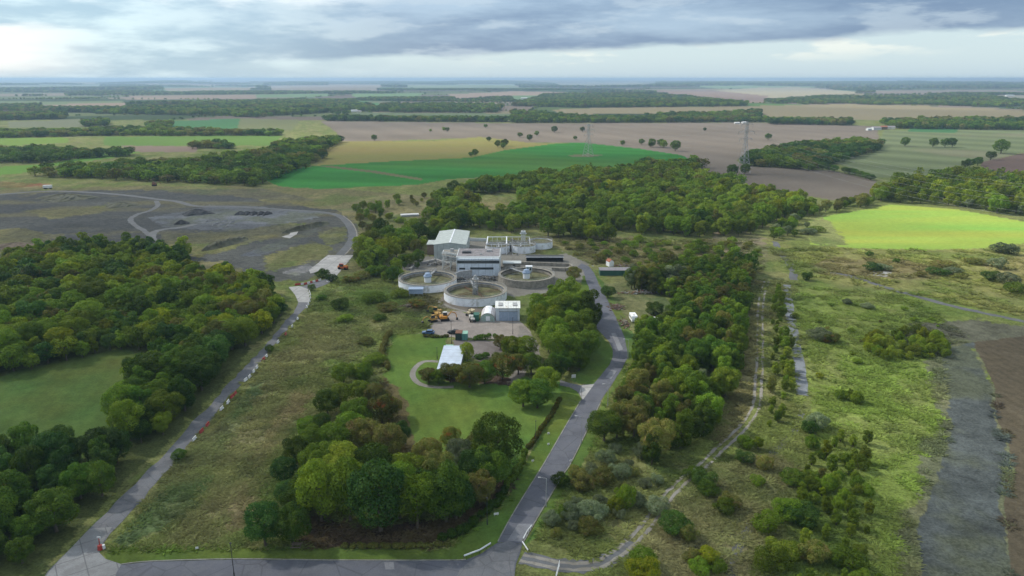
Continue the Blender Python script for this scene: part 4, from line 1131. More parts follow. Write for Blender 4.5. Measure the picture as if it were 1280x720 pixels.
# warehouse
p = P(561, 324.5)
t = thing('warehouse', 'tall grey-green metal warehouse with pale gable roof beside the works', 'warehouse', (p[0] + .6, p[1] + 17, 0))
gable_hut(t, 15.6, 33, 7.3, .9, GREENGREY, ROOFGG, 'y', .25, WHITE)
mb = MB(); mb.prism([(-5, 0), (5, 0), (5, 5.2), (-5, 4.8)], -12.2, -7.83); l = mb.build('annexe', BROWNW, t); l.location = (0, -1.5, 0)
mb = MB(); mb.box((-10.05, 0, 5.25), (4.9, 10.5, .2)); a = mb.build('annexe_roof', ROOFGG, l)
mb = MB(); mb.box((4.6, -16.55, 2.1), (3.6, .12, 4.2)); mb.build('door', GREYST, t)
# process building
p = P(598, 345)
t = thing('process_building', 'flat-roofed pale blue two-storey process building with a dark glazed band', 'building', (p[0], p[1], 0))
W_, D_, Hh = 19.4, 17.5, 8.6
mb = MB(); mb.box((0, D_ / 2, Hh / 2 - .35), (W_, D_, Hh - .7)); mb.build('wall', BLUEW, t)
mb = MB(); mb.box((0, D_ / 2 + 1.0, Hh - .25), (W_ + .3, D_ - 1.7, .5)); rf = mb.build('roof', FELT, t)
mb = MB(); mb.box((-5.6, 9, Hh + .3), (4, 3, .6)); mb.build('roof_hatch', DARK, rf)
mb = MB(); mb.box((4.6, 12, Hh + .35), (2.4, 2, .7)); mb.box((1, 6, Hh + .2), (1.2, 1.2, .4)); mb.build('roof_vent', GREYST, rf)
mb = MB(); mb.prism([(-.1, Hh - 1.35), (.0, Hh - 1.35), (1.9, Hh - .05), (1.8, Hh + .06)], -W_ / 2 - .1, W_ / 2 + .1); mb.build('fascia', FASC, t)
mb = MB(); mb.box((.0, -.04, Hh - 2.15), (W_ - .4, .14, 1.3)); mb.build('window_band', GLASSD, t)
w_ = MB(); w_.box((1.6, -.05, 3.5), (10.4, .12, .95)); w_.build('window', GLASSD, t)
w_ = MB(); w_.box((-7.2, -.05, 3.4), (2.6, .12, .8)); w_.build('window', GLASSD, t)
w_ = MB(); w_.box((-7.0, -.05, 1.6), (3.0, .12, .8)); w_.build('window', GLASSD, t)
mb = MB(); mb.box((W_ / 2 - .1, D_ / 2, Hh / 2), (.35, D_ + .3, Hh + .2)); mb.box((-W_ / 2 + .1, D_ / 2, Hh / 2), (.35, D_ + .3, Hh + .2)); mb.build('end_wall', FASC, t)
# steel platform left of the building with sloping conveyor
p = P(563, 337)
t = thing('steel_platform', 'open pale steel platform frame between the warehouse and process building', 'steel frame', (p[0], p[1], 0))
mb = MB()
for x in (-3.6, 0, 3.6):
    for y in (0, 4, 8): mb.beam((x, y, 0), (x, y, 7.4), .32)
mb.build('posts', PALEST, t)
mb = MB()
for z in (3.7, 7.4):
    for y in (0, 4, 8): mb.beam((-3.7, y, z), (3.7, y, z), .34)
    for x in (-3.6, 3.6): mb.beam((x, -.1, z), (x, 8.1, z), .34)
for y in (0, 8): mb.beam((-3.6, y, 0), (3.6, y, 3.7), .14); mb.beam((-3.6, y, 3.7), (3.6, y, 7.4), .14)
mb.build('frame', PALEST, t)
mb = MB(); mb.box((0, 4, 7.55), (7, 7.6, .08)); mb.build('deck', STONEW, t)
mb = MB(); mb.cyl((0.6, 4, 7.6), (.6, 4, 9), 1.0, .9, 14); mb.cyl((-1.5, 5, 3.8), (-1.5, 5, 6.2), .8, .8, 12); mb.build('drum', GREYST, t)
mb = MB()
for k in range(9): mb.beam((-3.7 + k * .925, -.1, 7.6), (-3.7 + k * .925, -.1, 8.6), .06)
mb.beam((-3.7, -.1, 8.6), (3.7, -.1, 8.6), .08); mb.beam((-3.7, -.1, 8.1), (3.7, -.1, 8.1), .06); mb.build('railing', PALEST, t)
t = thing('conveyor_gantry', 'sloping pale lattice conveyor gantry crossing in front of the process building', 'conveyor', (p[0], p[1] - .8, 0))
mb = MB(); A_ = (-3.6, -.6, 7.4); B_ = (9.2, -4.4, 5.8)
for dy in (-.7, .7):
    for dz in (0, 1.4): mb.beam((A_[0], A_[1] + dy, A_[2] + dz), (B_[0], B_[1] + dy, B_[2] + dz), .2)
for k in range(10):
    f0, f1 = k / 10, (k + 1) / 10
    q0 = [A_[i] + (B_[i] - A_[i]) * f0 for i in range(3)]; q1 = [A_[i] + (B_[i] - A_[i]) * f1 for i in range(3)]
    for dy in (-.7, .7): mb.beam((q0[0], q0[1] + dy, q0[2]), (q1[0], q1[1] + dy, q1[2] + 1.4), .09)
mb.build('truss', PALEST, t)
mb = MB(); mb.beam((A_[0], A_[1], A_[2] + .2), (B_[0], B_[1], B_[2] + .2), 1.2, h=.12); mb.build('belt', STONEW, t)
mb = MB()
for dx, dy in ((8.6, -5.3), (8.6, -3.4), (10.4, -6.6), (9.8, -4.0)): mb.beam((dx, dy, 0), (dx * .985, dy, 8.2), .34)
mb.beam((4.6, -6.6, 1.4), (10.2, -6.4, 2.6), .4); mb.beam((8.4, -5.3, 8.1), (10.5, -6.5, 8.1), .3); mb.build('support', PALEST, t)

def tank(px, py, r, h, label, wallm=TANKW, rimw=1.1, column='head', bridge=None, name='settling_tank', level=.45):
    c = P(px, py, h)
    t = thing(name, label, 'tank', (c[0], c[1], 0))
    mb = MB(); mb.ring(r - .3, r, 0, h, 72); mb.build('wall', wallm, t)
    mb = MB(); mb.ring(r - rimw, r + .12, h, h + .16, 72); rm = mb.build('rim', STONEW, t)
    mb = MB(); mb.ring(r - rimw - .5, r - rimw - .25, h * .5, h - .5, 72); mb.build('launder', STONEW, t)
    mb = MB(); mb.cyl((0, 0, .02), (0, 0, h * level), r - .32, n=72); mb.build('sludge_bed', SLUDGE, t, False)
    mb = MB()
    for k in range(36):
        a = k * math.pi / 18; mb.beam(((r - .1) * math.cos(a), (r - .1) * math.sin(a), h + .16), ((r - .1) * math.cos(a), (r - .1) * math.sin(a), h + 1.1), .05)
    mb.ring(r - .13, r - .07, h + 1.04, h + 1.1, 72); mb.ring(r - .13, r - .07, h + .6, h + .65, 72)
    mb.build('railing', GREYST, t)
    if column == 'head':
        mb = MB(); mb.cyl((0, 0, h * level), (0, 0, h + .6), 1.5, n=24); cc = mb.build('column', TANKW, t)
        mb = MB(); mb.cyl((0, 0, h + .6), (0, 0, h + 1.1), 1.8, n=24); mb.cyl((0, 0, h + 1.1), (0, 0, h + 2.2), 1.5, 1.1, n=18); mb.beam((.3, 0, h + 2.2), (.3, 0, h + 3.6), .2); mb.build('drive_head', BLUEG, cc)
    elif column == 'lattice':
        mb = MB()
        for x, y in ((-1, -1), (1, -1), (1, 1), (-1, 1)): mb.beam((x, y, h * level), (x * .7, y * .7, h + 4.4), .26)
        for k in range(5):
            z0 = h * level + k * 1.15; mb.beam((-1, -1, z0), (1, -1, z0 + 1.1), .15); mb.beam((1, -1, z0), (-1, -1, z0 + 1.1), .15); mb.beam((-1, 1, z0), (-1, -1, z0 + 1.1), .15)
            for s in (-1, 1): mb.beam((-1, s, z0), (1, s, z0), .13)
        cc = mb.build('column', GREYST, t)
        mb = MB(); mb.box((0, 0, h + 4.6), (2.6, 2.6, .3)); mb.cyl((0, 0, h + 4.7), (0, 0, h + 6.2), .9, .5, 14); mb.cyl((0, 0, h * level), (0, 0, h + 1), .9, n=14); mb.build('drive_head', GREYST, cc)
        for k in range(4):
            a = k * math.pi / 2 + .5; mb = MB()
            e = ((r - 2.2) * math.cos(a), (r - 2.2) * math.sin(a))
            for dz in (.3, 1.3): mb.beam((0, 0, h * level + dz + .4), (e[0], e[1], h * level + dz * .4), .13)
            for j in range(8):
                f = j / 8; g_ = (j + 1) / 8; mb.beam((e[0] * f, e[1] * f, h * level + .4), (e[0] * g_, e[1] * g_, h * level + .9), .09)
            mb.build('rake_arm', RUST, t)
    if bridge is not None:
        mb = MB(); e = (r * math.cos(bridge), r * math.sin(bridge)); nx, ny = -math.sin(bridge) * .6, math.cos(bridge) * .6
        mb.beam((0, 0, h + .5), (e[0], e[1], h + .4), 1.1, h=.2)
        for s in (-1, 1):
            mb.beam((s * nx, s * ny, h + 1.4), (e[0] + s * nx, e[1] + s * ny, h + 1.4), .09)
            for j in range(9): f = j / 8; mb.beam((e[0] * f + s * nx, e[1] * f + s * ny, h + .5), (e[0] * f + s * nx, e[1] * f + s * ny, h + 1.4), .07)
        mb.build('walkway', GREYST, t)
    return t
tA = tank(534.6, 347.6, 12.4, 3.1, 'round white settling tank furthest left, with blue drive head at its centre', bridge=1.4)
tB = tank(594.2, 362.6, 12.6, 3.2, 'round white settling tank nearest the sheds, with a tall lattice column and rake arms', column='lattice', bridge=1.75)
tC = tank(658, 343, 12.2, 3.0, 'round stained-concrete settling tank partly hidden behind the tall trees', wallm=STONEW, bridge=2.2, column='head')
tank(654.4, 305.3, 6.1, 3.6, 'small round white tank in front of the lattice tower', rimw=.4, column=None, level=.85)
tank(675, 300.6, 6.6, 3.4, 'small round white tank at the right end of the rear row', rimw=.4, column=None, level=.85)
tank(622, 305.8, 6.3, 3.4, 'small round white tank just behind the process building', rimw=.4, column=None, level=.85)
# rear steel frames
for (xa, xb, lab) in ((608.5, 633, 'white steel frame over the rear tanks, left of its darker twin'), (633.6, 662.5, 'pale steel frame over the rear tanks, around the lattice tower')):
    p0 = P((xa + xb) / 2, 318); w = (xb - xa) / pxm(xa, 318); d = 18.
    t = thing('tank_gantry', lab, 'steel frame', (p0[0], p0[1], 0), group='steel frames over the rear tanks')
    mb = MB()
    for y in (0, d):
        mb.beam((-w / 2, y, 5.2), (w / 2, y, 5.2), .3 if y else .22)
        n_ = 4
        for k in range(n_ + 1): mb.beam((-w / 2 + k * w / n_, y, 0), (-w / 2 + k * w / n_, y, 5.2), .2)
    for s in (-1, 1): mb.beam((s * w / 2, 0, 5.3), (s * w / 2, d, 5.3), .5 if xa < 620 else .25)
    mb.build('frame', WHITE if xa < 620 else PALEST, t)
    mb = MB(); mb.box((0, d * .6, 3.4), (w * .8, .9, .15)); mb.box((w * .1, d * .35, 3.4), (.9, d * .6, .15)); mb.build('walkway', GREYST, t)
    mb = MB()
    for k in range(6): mb.beam((-w * .4, d * .25 + k * 2.2, 3.9), (w * .4, d * .25 + k * 2.2, 3.9), .09)
    for k in range(5): mb.cyl((-w * .35 + k * w * .17, d * .5, 0), (-w * .35 + k * w * .17, d * .5, 4.2), .5, n=10)
    mb.build('pipework', GREYST, t)
p0 = P(654.2, 312)
t = thing('lattice_tower', 'slim pale lattice tower with a boxy headhouse behind the front rear tank', 'tower', (p0[0], p0[1] + 7, 0))
mb = MB()
for x, y in ((-1, -1), (1, -1), (1, 1), (-1, 1)): mb.beam((x, y, 0), (x, y, 7.0), .24)
for k in range(6):
    z0 = k * 1.16
    for s in (-1, 1): mb.beam((-1, s, z0), (1, s, z0), .16); mb.beam((-1, s, z0), (1, s, z0 + 1.17), .12); mb.beam((s, -1, z0), (s, 1, z0 + 1.17), .12)
mb.build('frame', PALEST, t)
mb = MB(); mb.box((0, 0, 7.75), (2.4, 2.2, 1.2)); mb.build('headhouse', FASC, t)
mb = MB(); mb.box((0, 0, 7.05), (3.6, 2.8, .14)); mb.build('platform', GREYST, t)
mb = MB(); mb.cyl((0, 0, 8.35), (0, 0, 8.9), .5, .35, 10); mb.build('vent', GREYST, t)
# long black shed
p0 = P(681, 327.3); w = 46 / pxm(681, 327)
t = thing('open_shed', 'long low black open-fronted shed with a white roof edge', 'shed', (p0[0], p0[1], 0))
mb = MB(); mb.box((0, 3.4, 1.1), (w, .2, 2.2)); mb.box((-w / 2 + .1, 1.8, 1.1), (.2, 3.2, 2.2)); mb.box((w / 2 - .1, 1.8, 1.1), (.2, 3.2, 2.2)); mb.build('wall', DARK, t)
mb = MB(); mb.box((0, 1.7, 2.35), (w + .5, 4.1, .22)); mb.build('roof', DARK, t)
mb = MB(); mb.box((0, -.42, 2.42), (w + .5, .16, .32)); mb.build('roof_edge', WHITE, t)
mb = MB()
for k in range(7): mb.beam((-w / 2 + .3 + k * (w - .6) / 6, 0, 0), (-w / 2 + .3 + k * (w - .6) / 6, 0, 2.25), .14)
mb.build('posts', DARK, t)
# concrete walls and channels between tanks
def walls(name, label, pts, h, wdt, mat, cat='wall'):
    c0 = P(*pts[0]); mb = MB()
    for a, b in zip(pts[:-1], pts[1:]):
        A = P(*a) - c0; B = P(*b) - c0; mb.beam((A[0], A[1], h / 2), (B[0], B[1], h / 2), wdt, h=h)
    o = mb.build(name, mat); o.location = c0; return tag(o, label, cat)
walls('concrete_channel', 'low grey concrete channel behind the stained settling tank', [(628,331),(660,331),(712,333),(716,336),(706,339),(690,338)], 1.5, 1.1, STONEW, 'channel')
walls('concrete_wall', 'low concrete wall from the warehouse to the steel frames', [(586,301),(608,301.5)], 1.6, .8, FASC)
walls('concrete_wall', 'pale concrete bund along the left side of the plant yard', [(512,338),(522,331),(545,326),(560,331)], 1.0, 1.2, CONC2)
walls('pipe_bridge', 'grey raised pipe bridge between the two front settling tanks', [(568,352),(575,349),(590,347)], 3.6, .5, GREYST, 'pipe bridge')
p0 = P(640, 336)
t = thing('pump_house', 'small flat grey pump house right of the process building', 'building', (p0[0], p0[1], 0))
mb = MB(); mb.box((0, 2, 1.3), (8, 4.5, 2.6)); mb.build('wall', STONEW, t)
mb = MB(); mb.box((0, 2, 2.7), (8.6, 5, .2)); mb.build('roof', FASC, t)
mb = MB(); mb.box((1, -.3, 1.05), (1.1, .1, 2.1)); mb.build('door', DARK, t)
p0 = P(661, 348)
t = thing('pump_house', 'small white kiosk on the walkway over the stained settling tank', 'kiosk', (p0[0], p0[1] - 1.5, 3.7))
mb = MB(); mb.box((0, 0, 1.1), (2.6, 2, 2.2)); mb.build('wall', FASC, t)
mb = MB(); mb.box((0, 0, 2.28), (3, 2.4, .16)); mb.build('roof', WHITE, t)
for s in (-1, 1): mb = MB(); mb.box((s * .65, -1.02, 1.2), (.7, .06, 1.1)); mb.build('window', DARK, t)
mb = MB(); mb.beam((-1, 0, -3.6), (-1, 0, 0), .2); mb.beam((1, 0, -3.6), (1, 0, 0), .2); mb.build('support', GREYST, t)
# blue panel shed at tank A
p0 = P(520, 370)
t = thing('blue_kiosk', 'blue-grey kiosk standing against the front of the left settling tank', 'kiosk', (p0[0], p0[1], 0), .02)
mb = MB(); mb.box((0, .9, 1.8), (5.6, 1.8, 1.9)); mb.build('wall', BLUEG, t)
mb = MB(); mb.prism([(-.25, 2.75), (2, 3.1), (2, 3.25), (-.25, 2.9)], -3, 3); mb.build('roof', BLUEG, t)
mb = MB()
for x in (-2.5, -.8, .9, 2.5): mb.beam((x, 0, 0), (x, 0, .9), .16)
mb.build('legs', GREYST, t)
# the two sheds
p0 = P(609.5, 402)
t = thing('nissen_hut', 'curved corrugated hut with rusty red sides and a green front', 'shed', (p0[0], p0[1], 0), -.03)
s_ = pxm(610, 402); w = 18.4 / s_; l = 9.
prof = [(w / 2 * math.cos(a), (w / 2) * .95 * math.sin(a) + .6) for a in np.linspace(0, math.pi, 15)]
mb = MB(); n = 15
mb.add([(a, 0, b) for a, b in prof] + [(a, l, b) for a, b in prof], [(i, i + 1, n + i + 1, n + i) for i in range(n - 1)]); 
for s in (-1, 1): mb.box((s * w / 2, l / 2, .3), (.1, l, .6))
sh = mb.build('shell', NISSEN, t)
md = sh.modifiers.new('thickness', 'SOLIDIFY'); md.thickness = .08
top = [(a * 1.01, b * 1.02 + .04) for a, b in prof[5:10]]
mb = MB(); mb.add([(a, -.08, b) for a, b in top] + [(a, l + .08, b) for a, b in top], [(i, i + 1, 6 + i, 5 + i) for i in range(4)]); o = mb.build('roof_strip', WHITE, sh); md = o.modifiers.new('thickness', 'SOLIDIFY'); md.thickness = .06
mb = MB(); mb.add([(a * .97, .12, b * .97) for a, b in prof] + [(-w / 2 * .97, .12, 0), (w / 2 * .97, .12, 0)], [tuple(range(17))]); mb.build('front_wall', solid('hut_front_green', (.32, .42, .38), .7, dirt=(.3, .25, .2)), t)
mb = MB(); mb.box((.1, .05, 1.15), (1.5, .1, 1.7)); mb.build('door', WHITE, t)
p0 = P(634.6, 401)
t = thing('garage', 'white metal garage with wide double doors beside the curved hut', 'garage', (p0[0], p0[1], 0))
w = 30 / pxm(634, 401); l = 7.5
mb = MB(); mb.prism([(0, 0), (l, 0), (l, 5.0), (0, 4.7)], -w / 2, w / 2); mb.build('wall', BLUEW, t)
mb = MB(); mb.prism([(-.25, 4.75), (l + .2, 5.1), (l + .2, 5.3), (-.25, 4.95)], -w / 2 - .25, w / 2 + .25); r_o = mb.build('roof', ROOFWH, t)
for s in (-1, 1): mb = MB(); mb.box((s * w * .3, l / 2, 5.27), (1.6, l * .5, .06)); mb.build('rooflight', GREYST, r_o)
for s in (-1, 1): mb = MB(); mb.box((s * 1.68 + .3, -.06, 1.75), (3.3, .1, 3.4)); mb.build('door', BLUEG, t)
mb = MB(); mb.box((.3, -.07, 3.52), (6.9, .1, .12)); mb.build('door_track', DARK, t)
# cabin
a0 = P(547.5, 461, 2.9); a1 = P(556, 432.5, 2.9); a2 = P(580, 433, 2.9); a3 = P(571, 462, 2.9)
cx = (a0 + a2) / 2; w = np.hypot(*(a2 - a1)[:2]); l = np.hypot(*(a1 - a0)[:2]); rz = math.atan2(-(a1 - a0)[0], (a1 - a0)[1])
t = thing('site_office', 'long single-storey office with a pale blue-grey metal roof by the lawn', 'office', (cx[0], cx[1], 0), rz)
mb = MB(); mb.box((0, 0, 1.4), (w, l, 2.8)); mb.build('wall', solid('office_wall', (.35, .34, .33), .8), t)
mb = MB(); mb.box((0, 0, 2.92), (w + .6, l + .6, .2)); mb.build('roof', ROOFW, t)
for s in (-1, 1):
    for k in range(4): mb = MB(); mb.box((s * (w / 2 + .02), -l * .35 + k * l * .23, 1.6), (.08, 1.5, 1.0)); mb.build('window', GLASSD, t)
mb = MB(); mb.box((.5, -l / 2 - .03, 1.05), (1, .08, 2.1)); mb.build('door', WHITE, t)
mb = MB(); mb.box((-w * .28, l / 2 + 1.2, 1.3), (w * .4, 2.2, 2.6)); pc = mb.build('porch', GRNL, t)
# containers
def container(px, py, w, l, h, mat, label, rz=0.):
    p0 = P(px, py); t = thing('container', label, 'container', (p0[0], p0[1], 0), rz, 'containers at the yard edge')
    mb = MB(); mb.box((0, l / 2, h / 2), (w, l, h - .1)); mb.build('body', mat[0], t)
    mb = MB(); mb.box((0, l / 2, h), (w + .05, l + .05, .12)); mb.build('roof', mat[1], t)
    for s in (-1, 1): mb = MB(); mb.box((s * w / 4, -.04, h / 2), (w / 2 - .06, .06, h - .3)); mb.build('door', mat[0], t)
container(573.5, 425.5, 2.3, 3.4, 2.5, (corrugated('dark_container', (.03, .06, .05), .3, 0), RUST), 'dark container with a rusty top at the edge of the yard')
container(580.5, 425.5, 2.1, 3.2, 2.3, (corrugated('green_container', (.10, .28, .24), .3, 0), GRNL), 'green mesh-sided container next to the dark one')
container(595.2, 402, 2.0, 3.6, 2.4, (GRNP, GRNP), 'dark green tank container left of the curved hut')
# green hut and neighbours
p0 = P(769.5, 344.6); w = 39 / pxm(770, 344)
t = thing('green_hut', 'long low dark green hut with grey sheet roof right of the road', 'hut', (p0[0], p0[1] + 2.6, 0))
gable_hut(t, 5.2, w, 2.4, .5, GRNW, AGED, 'x', .25)
p0 = P(763, 333.5)
t = thing('red_roof_hut', 'little shed with a tilted red roof behind the green hut', 'shed', (p0[0], p0[1] + 2, 0), .35)
gable_hut(t, 2.4, 3.4, 2.3, .9, WHITE, TILE, 'y', .15)
p0 = P(778, 333)
t = thing('scrap_heap', 'brown heap of scrap behind the green hut', 'scrap', (p0[0], p0[1], 0))
def junk(t, n, rx, ry, mats, s=1., seed=1, nm='scrap_piece'):
    rs = np.random.RandomState(seed); mbs = [MB() for _ in mats]
    for i in range(n):
        m_ = mbs[rs.randint(len(mats))]; x, y = rs.normal() * rx * .45, rs.normal() * ry * .45; z = max(.1, (1.3 - abs(x) / rx - abs(y) / ry) * rs.rand() * 1.2 * s)
        if rs.rand() < .5: m_.box((x, y, z), (rs.uniform(.2, 1.1) * s, rs.uniform(.2, .6) * s, rs.uniform(.1, .5) * s), rs.rand() * 3)
        else: m_.beam((x, y, z), (x + rs.normal() * 1.4 * s, y + rs.normal() * s, z + rs.rand() * s), .14 * s)
    for m_, ma in zip(mbs, mats): m_.build(nm, ma, t)
junk(t, 40, 5, 2, [RUST, BROWNW, STONEW], 1., 2)
for (px, py, rx, ry, n, lab, sd) in ((770, 385, 2.8, 4, 110, 'rusty red scrap pile beside the upper road', 4), (800, 367, 12, 1.2, 130, 'long line of grey scrap and rubble along the clearing edge', 5), (781, 405, 1.6, 6, 60, 'dark strip of discarded parts behind the caravan', 6),
                                  (516, 383, 4.5, 1.6, 70, 'low row of rusty red drums in the weeds by the left tank', 7), (478, 334, 5, 2, 40, 'broken red brick rubble among bushes left of the plant', 8)):
    p0 = P(px, py); t = thing('scrap_heap', lab, 'scrap', (p0[0], p0[1], 0)); junk(t, n, rx, ry, [RUST, GREYST if py < 380 else BROWNW, STONEW], 1., sd)
for (px, py, rx, ry, n, lab, sd) in ((575, 352, 3.4, 2.5, 70, 'grey tangle of pipes and steelwork between the two front tanks', 11), (612, 350, 4, 1.6, 70, 'pipes and valves at the foot of the process building', 12), (634, 346, 3, 2.2, 50, 'grey steelwork clutter left of the stained tank', 13), (547, 331, 3.5, 2, 30, 'small rubble pile in front of the warehouse', 14), (641, 303, 4, 1.5, 40, 'pipework heap between the small rear tanks', 15)):
    p0 = P(px, py); t = thing('pipe_cluster', lab, 'pipework', (p0[0], p0[1], 0)); junk(t, n, rx, ry, [GREYST, STONEW, DARK], 1.5, sd, 'pipe')
def caravan(px, py, rz, label, mat=WHITE):
    p0 = P(px, py); t = thing('caravan', label, 'caravan', (p0[0], p0[1], 0), rz)
    mb = MB(); prof = [(-2.6, .5), (2.6, .5), (2.8, 1.3), (2.3, 2.5), (-2.3, 2.5), (-2.8, 1.3)]
    mb.prism(prof, -1.05, 1.05); mb.build('body', mat, t)
    for y in (-1.5, .2, 1.6): mb = MB(); mb.box((1.07, y, 1.6), (.05, .8, .6)); mb.box((-1.07, y, 1.6), (.05, .8, .6)); mb.build('window', GLASSD, t)
    mb = MB(); mb.box((0, -.9, 2.54), (.7, .9, .1)); mb.build('roof_hatch', GREYST, t)
    for s in (-1, 1): mb = MB(); mb.cyl((s * .8, 0, .32), (s * 1.02, 0, .32), .32, n=14); mb.build('wheel', BLK, t)
caravan(791.5, 401, .05, 'white caravan parked on the grass right of the upper road')

def vehicle(px, py, rz, label, bodym, kind='car'):
    p0 = P(px, py); t = thing(kind, label, kind, (p0[0], p0[1], 0), rz)
    W2, L2 = .88, 2.15
    mb = MB(); mb.prism([(-L2, .35), (L2, .35), (L2, .8), (L2 * .45, .98), (-L2 * .95, 1.0), (-L2, .8)], -W2, W2); mb.build('body', bodym, t)
    mb = MB(); mb.prism([(-L2 * .85, .98), (L2 * .42, .98), (L2 * .15, 1.45), (-L2 * .65, 1.47)], -W2 * .9, W2 * .9); gl = mb.build('cabin_glass', GLASSD, t)
    mb = MB(); mb.prism([(-L2 * .67, 1.47), (L2 * .17, 1.45), (L2 * .12, 1.52), (-L2 * .62, 1.53)], -W2 * .88, W2 * .88); mb.build('roof', bodym, t)
    for sx in (-1, 1):
        for y in (-1.3, 1.35): mb = MB(); mb.cyl((sx * .7, y, .33), (sx * .92, y, .33), .33, n=14); mb.build('wheel', BLK, t)
    for sx in (-1, 1): mb = MB(); mb.box((sx * .62, L2 + .01, .68), (.35, .05, .16)); mb.build('headlight', WPL, t)
    return t
vehicle(535.5, 417.5, 1.5, 'dark blue car parked at the lower left corner of the yard', BLUEP)
vehicle(818.5, 401, .1, 'black and white van in the clearing beside the bushes', WPL, 'van')
vehicle(819, 395, .4, 'dark car just behind the black and white van', DARK)
vehicle(567.5, 417.3, 1.2, 'small black trailer at the hedge end of the yard', DARK, 'trailer')

def excavator(px, py, rz, label, bodym=YEL, arm=1., s=1.):
    p0 = P(px, py); t = thing('excavator', label, 'excavator', (p0[0], p0[1], 0), rz, 'machines parked in the yard'); t.scale = (s, s, s)
    for sx in (-1, 1):
        mb = MB(); mb.prism([(-1.7, .25), (-1.4, 0), (1.4, 0), (1.7, .25), (1.6, .65), (1.3, .75), (-1.3, .75), (-1.6, .65)], sx * 1.0 - .25, sx * 1.0 + .25); mb.build('track', BLK, t)
    mb = MB(); mb.box((0, 0, .85), (1.4, 1.4, .3)); mb.box((0, -.5, 1.35), (2.3, 2.6, .8)); mb.prism([(-1.85, 1.1), (-1.2, 1.1), (-1.2, 2.0), (-1.7, 1.9)], -1.1, 1.1); mb.build('body', bodym, t)
    mb = MB(); mb.prism([(-.5, 1.7), (1.0, 1.7), (.85, 2.9), (-.45, 2.95)], -1.1, -.15); cb = mb.build('cab', GLASSD, t)
    mb = MB(); mb.box((-.62, .2, 3.0), (1.0, 1.5, .1)); mb.build('cab_roof', WPL if bodym is not YEL else bodym, cb)
    mb = MB(); mb.beam((.35, .8, 1.5), (.35, 2.4, 3.6 * arm), .34); mb.beam((.35, 2.4, 3.6 * arm), (.35, 4.0, 3.0 * arm), .3); mb.build('boom', bodym, t)
    mb = MB(); mb.beam((.35, 4.0, 3.0 * arm), (.35, 4.4, 1.0), .24); mb.build('arm', bodym, t)
    mb = MB(); mb.prism([(4.1, .1), (4.7, .1), (4.9, .7), (4.4, 1.1), (4.2, .8)], -.1, .8); mb.build('bucket', DARK, t)
    return t
excavator(546, 392.5, 1.1, 'rearmost yellow excavator with white cab roof, at the yard edge', YEL, .8, .95)
excavator(556, 400.5, -1.35, 'orange-yellow excavator nearest the tree side of the machine cluster', ORG and solid('amber_paint', (.50, .22, .03), .5, dirt=(.2, .12, .05)), .9, 1.)
excavator(541, 402, 2.2, 'dirty yellow excavator half in the weeds at the yard corner', YEL, .7, .9)
def dumper(px, py, rz, label, bodym, catn='dumper'):
    p0 = P(px, py); t = thing('dumper', label, catn, (p0[0], p0[1], 0), rz)
    mb = MB(); mb.box((0, 0, .75), (1.2, 3.4, .4)); mb.build('chassis', DARK, t)
    mb = MB(); mb.prism([(.1, 1.0), (1.8, 1.1), (2.3, 1.9), (.0, 1.8)], -1., 1.); mb.build('skip', bodym, t)
    mb = MB(); mb.prism([(-1.7, .95), (-.3, .95), (-.4, 1.6), (-1.7, 1.5)], -.7, .7); mb.build('engine_cover', bodym, t)
    mb = MB(); 
    for sx in (-.6, .6): mb.beam((sx, -.4, 1.5), (sx, -.5, 2.7), .1)
    mb.beam((-.6, -.5, 2.7), (.6, -.5, 2.7), .1); mb.build('roll_bar', DARK, t)
    for sx in (-1, 1):
        for y in (-1.1, 1.1): mb = MB(); mb.cyl((sx * .6, y, .5), (sx * 1.0, y, .5), .5, n=14); mb.build('wheel', BLK, t)
dumper(549.5, 397.5, .6, 'small yellow dumper in the middle of the machine cluster', YEL)
dumper(587.5, 394, -.5, 'white and tan dumper left of the dark green container', solid('tan_paint', (.45, .38, .24), .6))
dumper(590.5, 401.5, .2, 'pale grey site mixer standing in front of the dark green container', solid('pale_grey_paint', (.5, .49, .45), .6), 'mixer')
# red and orange machine on the pad
p0 = P(429, 336.5)
t = thing('forklift', 'red and orange telehandler parked on the edge of the concrete pad', 'telehandler', (p0[0], p0[1], 0), 1.3)
mb = MB(); mb.box((0, 0, 1.0), (1.8, 4.4, .9)); mb.build('body', ORG, t)
mb = MB(); mb.box((-.45, .6, 1.95), (.9, 1.6, 1.2)); c_ = mb.build('cab', GLASSD, t)
mb = MB(); mb.box((-.45, .6, 2.6), (1.1, 1.8, .14)); mb.box((-.45, 1.45, 1.9), (1.0, .1, 1.3)); mb.build('cab_frame', REDP, c_)
mb = MB(); mb.beam((.55, -2, 1.8), (.55, 2.6, 1.4), .4); mb.beam((.55, 2.6, 1.4), (.55, 3.2, .5), .3); mb.build('boom', solid('amber_boom', (.7, .35, .06), .5), t)
for sx in (-1, 1):
    for y in (-1.5, 1.5): mb = MB(); mb.cyl((sx * .75, y, .6), (sx * 1.2, y, .6), .6, n=16); mb.build('wheel', BLK, t)
